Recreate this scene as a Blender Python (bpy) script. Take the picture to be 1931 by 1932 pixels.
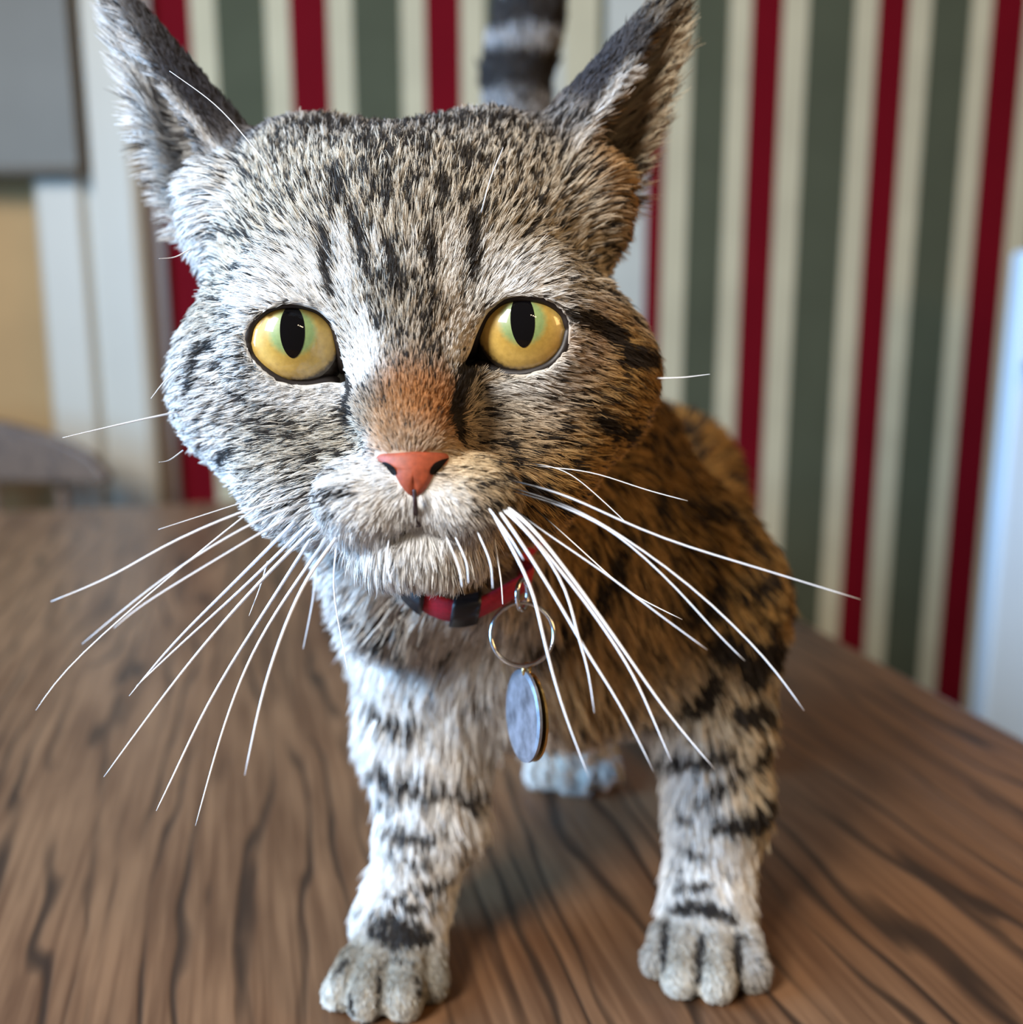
import bpy, math, random
import numpy as np
from mathutils import Vector
from mathutils.bvhtree import BVHTree

random.seed(7)
RNG = np.random.default_rng(11)
for o in list(bpy.data.objects):
    bpy.data.objects.remove(o, do_unlink=True)
SC = bpy.context.scene
COL = SC.collection

# ------------------------------------------------------------------ camera
F_PX, CX, CY = 1900.0, 965.5, 966.0
CAM_H, PITCH = 0.188, math.radians(11.0)
SP, CP = math.sin(PITCH), math.cos(PITCH)
CAM = np.array([0.0, 0.0, CAM_H])
AX_R = np.array([1.0, 0.0, 0.0]); AX_F = np.array([0.0, CP, -SP]); AX_U = np.array([0.0, SP, CP])

def P(x, y, z):
    """a point of the place, given by where the photograph shows it and its distance along the view"""
    return CAM + z * (AX_F + (x - CX) / F_PX * AX_R - (y - CY) / F_PX * AX_U)

def ray(x, y):
    d = AX_F + (x - CX) / F_PX * AX_R - (y - CY) / F_PX * AX_U
    return d / np.linalg.norm(d)

def on_plane_y(x, y, Y):
    d = ray(x, y); return CAM + d * (Y / d[1])

def on_plane_z(x, y, Z=0.0):
    d = ray(x, y); return CAM + d * ((Z - CAM_H) / d[2])

cam_d = bpy.data.cameras.new('camera'); cam = bpy.data.objects.new('camera', cam_d); COL.objects.link(cam)
cam.location = CAM; cam.rotation_euler = (math.pi / 2 - PITCH, 0, 0)
cam_d.sensor_fit = 'HORIZONTAL'; cam_d.sensor_width = 36.0; cam_d.lens = F_PX / 1931.0 * 36.0
cam_d.clip_start = 0.005; cam_d.clip_end = 50
cam_d.dof.use_dof = True; cam_d.dof.focus_distance = 0.214; cam_d.dof.aperture_fstop = 8.0
SC.camera = cam
SC.view_settings.view_transform = 'Standard'; SC.view_settings.look = 'None'
SC.view_settings.gamma = 1.0; SC.view_settings.use_curve_mapping = False
SC.view_settings.exposure = 0.0
SC.cycles.max_bounces = 6; SC.cycles.diffuse_bounces = 3; SC.cycles.glossy_bounces = 3

# ------------------------------------------------------------------ world and light
W = bpy.data.worlds.new('room_light'); SC.world = W; W.use_nodes = True
W.node_tree.nodes['Background'].inputs[0].default_value = (1.0, 0.80, 0.60, 1)
W.node_tree.nodes['Background'].inputs[1].default_value = 0.13

def area_light(name, loc, target, sx, sy, power, col):
    l = bpy.data.lights.new(name, 'AREA'); l.shape = 'RECTANGLE'; l.size = sx; l.size_y = sy
    l.energy = power; l.color = col
    o = bpy.data.objects.new(name, l); COL.objects.link(o); o.location = loc
    o.rotation_euler = (Vector(target) - Vector(loc)).to_track_quat('-Z', 'Y').to_euler()
    return o
# daylight from the tall window in front of the cat, to the left behind the camera, and a second one to the left
area_light('window_daylight', (-0.92, -0.70, 1.12), (0, 0.25, 0.15), 0.50, 0.75, 54.0, (0.99, 0.97, 0.94))
area_light('side_window_daylight', (-0.95, 0.22, 0.42), (0, 0.28, 0.12), 0.6, 0.8, 36.0, (0.24, 0.56, 1.0))
area_light('ceiling_daylight', (0.1, 0.5, 2.1), (0.1, 0.6, 0.0), 1.6, 1.0, 4.5, (1.0, 0.90, 0.76))
area_light('warm_wall_lamp', (0.95, 0.10, 0.55), (0.05, 0.30, 0.14), 0.25, 0.25, 3.6, (1.0, 0.58, 0.22))

for k, (lx, ly, lz) in enumerate(((0.50, -1.1, 1.28), (0.62, -1.1, 1.25), (0.70, -1.1, 1.22), (0.78, -1.1, 1.20))):
    l = bpy.data.lights.new('ceiling_spot', 'POINT'); l.energy = 2.2; l.color = (1.0, 0.78, 0.50); l.shadow_soft_size = 0.024
    o = bpy.data.objects.new('ceiling_spot', l); COL.objects.link(o); o.location = (lx, ly, lz)

# ------------------------------------------------------------------ helpers
def link(o, parent=None, label=None, cat=None, group=None, kind=None):
    COL.objects.link(o)
    if parent is not None: o.parent = parent
    for k, v in (('label', label), ('category', cat), ('group', group), ('kind', kind)):
        if v: o[k] = v
    return o

def empty(name, loc, label, cat, group=None):
    o = bpy.data.objects.new(name, None); o.location = loc; o.empty_display_size = 0.05
    return link(o, None, label, cat, group)

def mesh_obj(name, verts, faces, mat, parent=None, smooth=True, **kw):
    me = bpy.data.meshes.new(name)
    me.from_pydata([tuple(map(float, v)) for v in verts], [], [tuple(map(int, f)) for f in faces])
    if smooth: me.polygons.foreach_set('use_smooth', [True] * len(me.polygons))
    if mat is not None: me.materials.append(mat)
    me.update()
    o = bpy.data.objects.new(name, me)
    link(o, parent, **kw)
    if parent is not None:
        o.location = -Vector(parent.location) if parent.parent is None and parent.type == 'EMPTY' else (0, 0, 0)
    return o

def box_vf(lo, hi):
    x0, y0, z0 = lo; x1, y1, z1 = hi
    v = [(x0, y0, z0), (x1, y0, z0), (x1, y1, z0), (x0, y1, z0), (x0, y0, z1), (x1, y0, z1), (x1, y1, z1), (x0, y1, z1)]
    f = [(0, 3, 2, 1), (4, 5, 6, 7), (0, 1, 5, 4), (1, 2, 6, 5), (2, 3, 7, 6), (3, 0, 4, 7)]
    return v, f

def bevel(o, w, seg=3):
    m = o.modifiers.new('bevel', 'BEVEL'); m.width = w; m.segments = seg; m.limit_method = 'ANGLE'

def catmull(pts, n):
    pts = np.asarray(pts, float); k = len(pts)
    if k == 2:
        t = np.linspace(0, 1, n)[:, None]; return pts[0] * (1 - t) + pts[1] * t
    ext = np.vstack([2 * pts[0] - pts[1], pts, 2 * pts[-1] - pts[-2]])
    out = []
    for s in np.linspace(0, k - 1 - 1e-6, n):
        i = int(s); t = s - i
        a, b, c, d = ext[i], ext[i + 1], ext[i + 2], ext[i + 3]
        out.append(0.5 * (2 * b + (c - a) * t + (2 * a - 5 * b + 4 * c - d) * t * t + (3 * b - a - 3 * c + d) * t ** 3))
    return np.array(out)

def tube_vf(path, radii, sides=6, closed=False):
    path = np.asarray(path, float); n = len(path)
    radii = np.full(n, radii) if np.isscalar(radii) else np.asarray(radii)
    if closed: tan = np.roll(path, -1, 0) - np.roll(path, 1, 0)
    else: tan = np.gradient(path, axis=0)
    tan /= np.linalg.norm(tan, axis=1)[:, None] + 1e-12
    ref = np.array([0.3, 0.2, 0.93]); ref /= np.linalg.norm(ref)
    if abs(tan[0] @ ref) > 0.9: ref = np.array([1.0, 0, 0])
    V = []; F = []
    nrm = ref - tan[0] * (ref @ tan[0]); nrm /= np.linalg.norm(nrm)
    for i in range(n):
        nrm = nrm - tan[i] * (nrm @ tan[i]); nrm /= np.linalg.norm(nrm)
        b = np.cross(tan[i], nrm)
        for s in range(sides):
            a = 2 * math.pi * s / sides
            V.append(path[i] + radii[i] * (math.cos(a) * nrm + math.sin(a) * b))
    m = n if closed else n - 1
    for i in range(m):
        j = (i + 1) % n
        for s in range(sides):
            t = (s + 1) % sides
            F.append((i * sides + s, i * sides + t, j * sides + t, j * sides + s))
    if not closed:
        F.append(tuple(range(sides - 1, -1, -1))); F.append(tuple((n - 1) * sides + s for s in range(sides)))
    return V, F

# ------------------------------------------------------------------ materials
def new_mat(name):
    m = bpy.data.materials.new(name); m.use_nodes = True
    nt = m.node_tree; b = nt.nodes['Principled BSDF']
    return m, nt, b

def plain(name, col, rough=0.5, metal=0.0, coat=0.0, spec=0.5, noise=0.0, scale=60.0):
    m, nt, b = new_mat(name)
    b.inputs['Base Color'].default_value = (*col, 1); b.inputs['Roughness'].default_value = rough
    b.inputs['Metallic'].default_value = metal; b.inputs['Coat Weight'].default_value = coat
    b.inputs['Coat Roughness'].default_value = 0.03; b.inputs['Specular IOR Level'].default_value = spec
    if noise:
        tc = nt.nodes.new('ShaderNodeTexCoord'); n = nt.nodes.new('ShaderNodeTexNoise')
        n.inputs['Scale'].default_value = scale; n.inputs['Detail'].default_value = 5
        r = nt.nodes.new('ShaderNodeValToRGB')
        r.color_ramp.elements[0].position = 0.3; r.color_ramp.elements[1].position = 0.7
        r.color_ramp.elements[0].color = (*[c * (1 - noise) for c in col], 1)
        r.color_ramp.elements[1].color = (*[min(1, c * (1 + noise)) for c in col], 1)
        nt.links.new(tc.outputs['Object'], n.inputs['Vector']); nt.links.new(n.outputs['Fac'], r.inputs['Fac'])
        nt.links.new(r.outputs['Color'], b.inputs['Base Color'])
    return m

def wood_mat(name, light, mid, dark, spacing, rough=0.38):
    """grain runs along the object's local Y"""
    m, nt, b = new_mat(name); N = nt.nodes.new; L = nt.links.new
    tc = N('ShaderNodeTexCoord')
    mp = N('ShaderNodeMapping'); mp.inputs['Scale'].default_value = (1, 0.16, 1); L(tc.outputs['Object'], mp.inputs['Vector'])
    # slow warp of the grain
    nz = N('ShaderNodeTexNoise'); nz.inputs['Scale'].default_value = 22; nz.inputs['Detail'].default_value = 3
    L(mp.outputs['Vector'], nz.inputs['Vector'])
    warp = N('ShaderNodeMixRGB'); warp.blend_type = 'LINEAR_LIGHT'; warp.inputs['Fac'].default_value = 0.034
    L(mp.outputs['Vector'], warp.inputs['Color1']); L(nz.outputs['Color'], warp.inputs['Color2'])
    wv = N('ShaderNodeTexWave'); wv.wave_type = 'BANDS'; wv.bands_direction = 'X'; wv.wave_profile = 'SIN'
    wv.inputs['Scale'].default_value = 0.314 / spacing; wv.inputs['Distortion'].default_value = 3.0
    wv.inputs['Detail'].default_value = 3.0; wv.inputs['Detail Scale'].default_value = 1.6
    L(warp.outputs['Color'], wv.inputs['Vector'])
    line = N('ShaderNodeValToRGB'); e = line.color_ramp.elements
    e[0].position = 0.0; e[0].color = (1, 1, 1, 1); e[1].position = 0.25; e[1].color = (0, 0, 0, 1)
    L(wv.outputs['Fac'], line.inputs['Fac'])
    # breaks in the lines
    n2 = N('ShaderNodeTexNoise'); n2.inputs['Scale'].default_value = 45; n2.inputs['Detail'].default_value = 4
    L(mp.outputs['Vector'], n2.inputs['Vector'])
    br = N('ShaderNodeValToRGB'); br.color_ramp.elements[0].position = 0.36; br.color_ramp.elements[1].position = 0.54
    L(n2.outputs['Fac'], br.inputs['Fac'])
    mul = N('ShaderNodeMath'); mul.operation = 'MULTIPLY'; L(line.outputs['Color'], mul.inputs[0]); L(br.outputs['Color'], mul.inputs[1])
    # tone variation and fine fibres
    mp2 = N('ShaderNodeMapping'); mp2.inputs['Scale'].default_value = (1, 0.03, 1); L(tc.outputs['Object'], mp2.inputs['Vector'])
    n3 = N('ShaderNodeTexNoise'); n3.inputs['Scale'].default_value = 420; n3.inputs['Detail'].default_value = 4
    L(mp2.outputs['Vector'], n3.inputs['Vector'])
    n4 = N('ShaderNodeTexNoise'); n4.inputs['Scale'].default_value = 60; n4.inputs['Detail'].default_value = 4
    L(mp.outputs['Vector'], n4.inputs['Vector'])
    add = N('ShaderNodeMath'); add.operation = 'ADD'; L(n3.outputs['Fac'], add.inputs[0]); L(n4.outputs['Fac'], add.inputs[1])
    half = N('ShaderNodeMath'); half.operation = 'MULTIPLY'; half.inputs[1].default_value = 0.5; L(add.outputs[0], half.inputs[0])
    base = N('ShaderNodeValToRGB'); e = base.color_ramp.elements
    e[0].position = 0.40; e[0].color = (*mid, 1); e[1].position = 0.60; e[1].color = (*light, 1)
    L(half.outputs[0], base.inputs['Fac'])
    mx = N('ShaderNodeMixRGB'); mx.inputs['Color2'].default_value = (*dark, 1)
    sc = N('ShaderNodeMath'); sc.operation = 'MULTIPLY'; sc.inputs[1].default_value = 0.85; L(mul.outputs[0], sc.inputs[0])
    L(sc.outputs[0], mx.inputs['Fac']); L(base.outputs['Color'], mx.inputs['Color1'])
    L(mx.outputs['Color'], b.inputs['Base Color'])
    bp = N('ShaderNodeBump'); bp.inputs['Strength'].default_value = 0.25; bp.inputs['Distance'].default_value = 0.0006; bp.invert = True
    L(mul.outputs[0], bp.inputs['Height']); L(bp.outputs['Normal'], b.inputs['Normal'])
    b.inputs['Specular IOR Level'].default_value = 0.3; b.inputs['Roughness'].default_value = rough; b.inputs['Coat Weight'].default_value = 0.06; b.inputs['Coat Roughness'].default_value = 0.25
    return m

# ------------------------------------------------------------------ the room
WALL_Y = 1.30
FLOOR_Z = -0.74
RED = (0.105, 0.0015, 0.005); CREAM = (0.38, 0.335, 0.225); GREEN = (0.056, 0.059, 0.036); PALE = (0.36, 0.355, 0.31)
def stripe_mat():
    m, nt, b = new_mat('striped_wallpaper'); N = nt.nodes.new; L = nt.links.new
    at = N('ShaderNodeAttribute'); at.attribute_name = 'stripe_color'
    tc = N('ShaderNodeTexCoord'); nz = N('ShaderNodeTexNoise'); nz.inputs['Scale'].default_value = 14; nz.inputs['Detail'].default_value = 4
    L(tc.outputs['Object'], nz.inputs['Vector'])
    rp = N('ShaderNodeValToRGB'); rp.color_ramp.elements[0].color = (0.82, 0.82, 0.82, 1); rp.color_ramp.elements[1].color = (1.12, 1.12, 1.12, 1)
    L(nz.outputs['Fac'], rp.inputs['Fac'])
    mx = N('ShaderNodeMixRGB'); mx.blend_type = 'MULTIPLY'; mx.inputs['Fac'].default_value = 1
    L(at.outputs['Color'], mx.inputs['Color1']); L(rp.outputs['Color'], mx.inputs['Color2']); L(mx.outputs['Color'], b.inputs['Base Color'])
    b.inputs['Roughness'].default_value = 0.9; b.inputs['Specular IOR Level'].default_value = 0.08
    return m
# stripe borders, read along the photograph's row 300 and carried to the wall
EDGES = [(296, RED), (374, CREAM), (420, GREEN), (512, CREAM), (556, RED), (627, CREAM), (672, GREEN), (762, CREAM), (806, RED),
         (872, CREAM), (916, GREEN), (1000, CREAM), (1046, PALE), (1062, CREAM), (1126, GREEN), (1140, PALE), (1222, RED), (1254, CREAM), (1300, GREEN), (1368, CREAM), (1408, RED),
         (1466, CREAM), (1512, GREEN), (1598, CREAM), (1640, RED), (1696, CREAM), (1738, GREEN), (1812, CREAM), (1850, RED), (1912, CREAM), (1955, GREEN)]
xs_w = [on_plane_y(e[0], 300, WALL_Y)[0] for e in EDGES]; cols_w = [e[1] for e in EDGES]
x = xs_w[-1]
for k in range(28):
    wdt, c = [(0.055, CREAM), (0.03, RED), (0.045, CREAM), (0.03, GREEN)][k % 4]
    x += wdt; xs_w.append(x); cols_w.append(c)
xs_w.append(x + 0.05)
v = []; f = []
for x in xs_w:
    v += [(x, WALL_Y, FLOOR_Z), (x, WALL_Y, 1.9)]
for i in range(len(xs_w) - 1): f.append((2 * i, 2 * i + 2, 2 * i + 3, 2 * i + 1))
wall = mesh_obj('wall_back', v, f, stripe_mat(), None, smooth=False, kind='structure', label='striped wallpaper in dark red, cream and green behind the cat')
at = wall.data.attributes.new('stripe_color', 'FLOAT_COLOR', 'FACE')
at.data.foreach_set('color', np.array([(*c, 1) for c in cols_w], np.float32).ravel())

tan_m = plain('tan_plaster', (0.32, 0.185, 0.07), 0.8, noise=0.12, scale=6)
grey_m = plain('grey_vignette', (0.13, 0.12, 0.10), 0.8, noise=0.08, scale=8)  # corner vignetting put into an even grey
cream_m = plain('cream_gloss_paint', (0.37, 0.32, 0.245), 0.5, noise=0.04, scale=5)
floor_m = wood_mat('dark_floor_boards', (0.12, 0.075, 0.045), (0.085, 0.05, 0.03), (0.03, 0.02, 0.015), 0.05)
XL = xs_w[0]
v, f = box_vf((-3.0, WALL_Y + 0.02, FLOOR_Z), (XL + 0.02, WALL_Y + 0.06, 1.9))
mesh_obj('wall_left', v, f, tan_m, None, smooth=False, kind='structure', label='tan plastered wall beyond the cream post')
# cream post with a moulded profile: two flat bands and a rounded bead
xa, xb, xc = [on_plane_y(q, 600, WALL_Y - 0.03)[0] for q in (72, 176, 284)]
prof = [(xa, 0.02), (xa, -0.012), (xa + 0.008, -0.02), (xb - 0.012, -0.02), (xb - 0.004, -0.010), (xb + 0.004, -0.010), (xb + 0.012, -0.030),
        (xc - 0.012, -0.036), (xc - 0.003, -0.030), (xc, -0.02), (xc, 0.02)]
v = [(x, WALL_Y + y, z) for z in (FLOOR_Z, 1.9) for x, y in prof]; n = len(prof)
f = [(i, i + 1, n + i + 1, n + i) for i in range(n - 1)]
mesh_obj('trim_1', v, f, cream_m, None, smooth=False, kind='structure', label='cream painted door post with a moulded edge')
dk = plain('dark_brown_paint', (0.10, 0.055, 0.03), 0.5)
v, f = box_vf((xc + 0.001, WALL_Y - 0.012, FLOOR_Z), (XL + 0.006, WALL_Y + 0.03, 1.9))
mesh_obj('trim_2', v, f, dk, None, smooth=False, kind='structure', label='thin dark brown strip between post and striped wallpaper')
# grey sheet added over the tan wall for the vignetted, blurred upper left corner
bl = empty('vignette_sheet', (-0.75, WALL_Y, 0.30), 'grey sheet added over the tan wall in place of the vignetted, blurred upper left corner', 'vignette')
zb = on_plane_y(60, 330, WALL_Y - 0.01)[2]; x1 = on_plane_y(150, 300, WALL_Y - 0.04)[0]
v, f = box_vf((-1.25, WALL_Y - 0.046, zb), (x1, WALL_Y - 0.043, 1.2)); mesh_obj('sheet_face', v, f, grey_m, bl, smooth=False)
v, f = tube_vf([(-1.25, WALL_Y - 0.0445, zb), (x1, WALL_Y - 0.0445, zb)], 0.006, 10); mesh_obj('bottom_bar', v, f, grey_m, bl)
v, f = tube_vf([(-1.27, WALL_Y - 0.03, 1.21), (x1 + 0.01, WALL_Y - 0.03, 1.21)], 0.022, 14); mesh_obj('top_bar', v, f, cream_m, bl)
# white door at the right edge with a metal latch
door_m = plain('pale_blue_white_paint', (0.55, 0.68, 0.80), 0.3, noise=0.03, scale=4)
steel = plain('brushed_steel', (0.30, 0.31, 0.35), 0.28, metal=0.9)
DY = WALL_Y - 0.20
xd = on_plane_y(1898, 900, DY)[0]; zd = on_plane_y(1900, 470, DY)[2]
v, f = box_vf((xd, DY, FLOOR_Z), (xd + 0.55, DY + 0.035, zd)); d = mesh_obj('door_1', v, f, door_m, None, smooth=False, kind='structure', label='low pale painted door standing open at the right edge'); bevel(d, 0.006)
v, f = box_vf((xd + 0.06, DY - 0.006, FLOOR_Z + 0.1), (xd + 0.49, DY - 0.0002, FLOOR_Z + 0.55)); p_ = mesh_obj('door_panel', v, f, door_m, d, smooth=False); bevel(p_, 0.004)
zl = on_plane_y(1900, 690, DY - 0.02)[2]
hx = xd + 0.012
pts = [(hx, DY - 0.006, zl), (hx, DY - 0.030, zl), (hx + 0.02, DY - 0.034, zl), (hx + 0.10, DY - 0.034, zl - 0.002)]
v, f = tube_vf(catmull(pts, 14), 0.007, 10); mesh_obj('door_handle', v, f, steel, d)
zl2 = on_plane_y(1900, 535, DY - 0.02)[2]
v, f = box_vf((hx + 0.012, DY - 0.016, zl2 - 0.008), (hx + 0.07, DY - 0.0005, zl2 + 0.008)); l_ = mesh_obj('latch', v, f, steel, d, smooth=False); bevel(l_, 0.003)
v, f = box_vf((-3, -2.0, FLOOR_Z - 0.05), (3, WALL_Y + 0.06, FLOOR_Z)); mesh_obj('floor', v, f, floor_m, None, smooth=False, kind='structure', label='dark wooden floor')

# ------------------------------------------------------------------ the table
e0 = on_plane_z(1480, 1150); e1 = on_plane_z(1931, 1390)
ed = (e0 - e1)[:2]; ed /= np.linalg.norm(ed)
T_ANG = math.atan2(ed[1], ed[0]) - math.pi / 2            # local Y of the table runs along its right edge
t_far = e0[:2] + ed * ((1.12 - e0[1]) / ed[1])
table = empty('wooden_table', (float(t_far[0]), float(t_far[1]), FLOOR_Z), 'brown wooden table with dark streaky grain that the cat stands on', 'table')
table.rotation_euler = (0, 0, T_ANG)
oak = wood_mat('streaky_oak', (0.165, 0.085, 0.042), (0.082, 0.038, 0.018), (0.012, 0.007, 0.005), 0.0125)
def tpart(name, lo, hi, bw):
    v, f = box_vf(lo, hi); o = mesh_obj(name, v, f, oak, table, smooth=False); o.location = (0, 0, 0); bevel(o, bw); return o
TH = -FLOOR_Z
tpart('tabletop', (-0.86, -1.75, TH - 0.032), (0, 0, TH), 0.004)
for lx in (-0.80, -0.06):
    for ly in (-1.69, -0.06): tpart('leg', (lx - 0.03, ly - 0.03, 0), (lx + 0.03, ly + 0.03, TH - 0.0325), 0.004)
tpart('apron', (-0.76, -0.075, TH - 0.11), (-0.10, -0.05, TH - 0.0325), 0.002)
tpart('apron', (-0.075, -1.65, TH - 0.11), (-0.05, -0.10, TH - 0.0325), 0.002)

# wooden chair behind the table at the left: only the end of its curved top rail shows
brownw = wood_mat('brown_chair_wood', (0.13, 0.08, 0.05), (0.09, 0.055, 0.035), (0.04, 0.025, 0.02), 0.02)
cy_ = 1.14
re_ = on_plane_y(208, 893, cy_); r0_ = on_plane_y(0, 850, cy_)
ch = empty('wooden_chair', (float(re_[0]) - 0.22, cy_ + 0.01, FLOOR_Z), 'dark brown wooden chair whose curved top rail shows behind the table at left', 'chair')
zt = on_plane_y(100, 800, cy_)[2]; zbm = float(re_[2]) - 0.010
n = 22; V = []; Fc = []
for i in range(n + 1):
    t = i / n; x = re_[0] - 0.46 * t
    s = max(0.0, math.sin(math.pi * t)) ** 0.55
    top = zbm + 0.008 + (zt - zbm) * s * 1.02; bot = zbm - 0.004 * s
    yb = cy_ + 0.035 * math.sin(math.pi * t)
    for (yy, zz) in ((-0.011, bot), (0.011, bot), (0.011, top), (-0.011, top)): V.append((x, yb + yy, zz))
for i in range(n):
    for s in range(4):
        t = (s + 1) % 4; Fc.append((i * 4 + s, i * 4 + t, i * 4 + 4 + t, i * 4 + 4 + s))
Fc += [(3, 2, 1, 0), (n * 4, n * 4 + 1, n * 4 + 2, n * 4 + 3)]
o = mesh_obj('top_rail', V, Fc, brownw, ch, smooth=False); bevel(o, 0.004)
for k in range(5):
    x = re_[0] - 0.07 - k * 0.08
    v, f = tube_vf([(x, cy_ + 0.03, FLOOR_Z + 0.44), (x, cy_ + 0.028, zbm - 0.001)], 0.008, 8); mesh_obj('spindle', v, f, brownw, ch)
v, f = box_vf((re_[0] - 0.44, cy_ - 0.01, FLOOR_Z + 0.41), (re_[0] - 0.02, cy_ + 0.13, FLOOR_Z + 0.44)); o = mesh_obj('seat', v, f, brownw, ch, smooth=False); bevel(o, 0.008)
for lx in (-0.41, -0.05):
    for ly in (0.02, 0.11):
        v, f = tube_vf([(re_[0] + lx, cy_ + ly, FLOOR_Z), (re_[0] + lx, cy_ + ly, FLOOR_Z + 0.41)], 0.014, 8); mesh_obj('leg', v, f, brownw, ch)

# ================================================================== the cat
# ---- eyes first: everything on the face is fitted round them
EYE_R = 0.0125
EYES = [dict(c=P(556, 648, 0.2265), iris=(552, 634), pup=(554, 622), tilt=0.02,
             out=[(466, 645), (476, 610), (508, 582), (553, 574), (598, 584), (628, 612), (640, 650), (648, 690), (662, 726), (622, 720), (580, 727), (540, 723), (500, 700), (474, 672)]),
        dict(c=P(986, 630, 0.2265), iris=(987, 614), pup=(988, 602), tilt=0.05,
             out=[(1074, 622), (1062, 590), (1032, 568), (990, 560), (950, 566), (918, 592), (900, 630), (888, 665), (868, 700), (910, 692), (945, 704), (990, 706), (1036, 690), (1063, 660)])]

def poly_sdf(px, py, poly):
    """signed distance in pixels, negative inside"""
    d = np.full(px.shape, 1e9, np.float32); inside = np.zeros(px.shape, bool); n = len(poly)
    for i in range(n):
        ax, ay = poly[i]; bx, by = poly[(i + 1) % n]
        ex, ey = bx - ax, by - ay; wx, wy = px - ax, py - ay
        t = np.clip((wx * ex + wy * ey) / (ex * ex + ey * ey), 0, 1)
        d = np.minimum(d, (wx - t * ex) ** 2 + (wy - t * ey) ** 2)
        c = ((ay <= py) & (by > py)) | ((by <= py) & (ay > py))
        xi = ax + (py - ay) / (ey if abs(ey) > 1e-9 else 1e-9) * ex
        inside ^= c & (px < xi)
    d = np.sqrt(d); return np.where(inside, -d, d)

# ---- signed distance field of the whole body on one grid
def axis(*segs):
    out = [segs[0][0]]
    for a, b, h in segs:
        k = int(round((b - a) / h)); out += list(np.linspace(a, b, k + 1)[1:])
    return np.array(out, np.float32)
GX = axis((-0.125, -0.11, 0.003), (-0.11, 0.10, 0.00125), (0.10, 0.15, 0.003))
GY = axis((0.165, 0.315, 0.00125), (0.315, 0.40, 0.0022), (0.40, 0.60, 0.0032))
GZ = axis((-0.006, 0.05, 0.00125), (0.05, 0.28, 0.00125), (0.28, 0.40, 0.0032))
D = np.full((len(GX), len(GY), len(GZ)), 0.05, np.float32)

def local(lo, hi):
    i = [np.searchsorted(g, l) for g, l in zip((GX, GY, GZ), lo)]; j = [np.searchsorted(g, h) for g, h in zip((GX, GY, GZ), hi)]
    sl = tuple(slice(max(0, a - 1), b + 1) for a, b in zip(i, j))
    return sl, GX[sl[0]][:, None, None], GY[sl[1]][None, :, None], GZ[sl[2]][None, None, :]

def smin(a, b, k):
    h = np.clip(0.5 + 0.5 * (b - a) / k, 0, 1)
    return b * (1 - h) + a * h - k * h * (1 - h)

def ell(c, r, k=0.006, yaw=0.0):
    c = np.asarray(c); r = np.broadcast_to(np.asarray(r, float), 3); m = r.max() + k + 0.004
    sl, X, Y, Z = local(c - m, c + m)
    x, y, z = X - c[0], Y - c[1], Z - c[2]
    if yaw:
        cs, sn = math.cos(yaw), math.sin(yaw); x, y = x * cs + y * sn, -x * sn + y * cs
    k0 = np.sqrt((x / r[0]) ** 2 + (y / r[1]) ** 2 + (z / r[2]) ** 2)
    k1 = np.sqrt((x / r[0] ** 2) ** 2 + (y / r[1] ** 2) ** 2 + (z / r[2] ** 2) ** 2) + 1e-9
    D[sl] = smin(D[sl], (k0 * (k0 - 1) / k1).astype(np.float32), k)

def cap_d(a, b, ra, rb, pad):
    a = np.asarray(a); b = np.asarray(b); m = max(ra, rb) + pad
    sl, X, Y, Z = local(np.minimum(a, b) - m, np.maximum(a, b) + m)
    ba = b - a; l2 = ba @ ba
    h = np.clip(((X - a[0]) * ba[0] + (Y - a[1]) * ba[1] + (Z - a[2]) * ba[2]) / l2, 0, 1)
    d = np.sqrt((X - a[0] - h * ba[0]) ** 2 + (Y - a[1] - h * ba[1]) ** 2 + (Z - a[2] - h * ba[2]) ** 2) - (ra + (rb - ra) * h)
    return sl, d.astype(np.float32)

def cap(a, b, ra, rb, k=0.006):
    sl, d = cap_d(a, b, ra, rb, k + 0.004); D[sl] = smin(D[sl], d, k)

def chain(pts, radii, k=0.006):
    for i in range(len(pts) - 1): cap(pts[i], pts[i + 1], radii[i], radii[i + 1], k)

def carve_cap(a, b, ra, rb, k=0.003):
    sl, d = cap_d(a, b, ra, rb, k + 0.004); D[sl] = -smin(-D[sl], d, k)

# torso, neck, legs
ell((0.017, 0.350, 0.110), (0.038, 0.070, 0.050), 0.014)
ell((0.027, 0.420, 0.112), (0.036, 0.085, 0.050), 0.014, yaw=-0.2)
ell((0.036, 0.480, 0.118), (0.039, 0.055, 0.051), 0.014)
cap(P(815, 640, 0.275), (0.016, 0.335, 0.132), 0.034, 0.042, 0.02)
cap(P(850, 1010, 0.262), (0.016, 0.312, 0.110), 0.020, 0.032, 0.02)
ell((0.010, 0.302, 0.100), (0.040, 0.030, 0.040), 0.018)
ell((0.022, 0.312, 0.086), (0.030, 0.034, 0.028), 0.014)
cap(P(668, 985, 0.262), P(738, 1120, 0.274), 0.012, 0.0155, 0.012)
ell((0.0565, 0.322, 0.094), (0.0305, 0.040, 0.041), 0.016)          # shoulder at the right
ell((-0.020, 0.304, 0.098), (0.0265, 0.034, 0.042), 0.016)         # shoulder at the left
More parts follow.
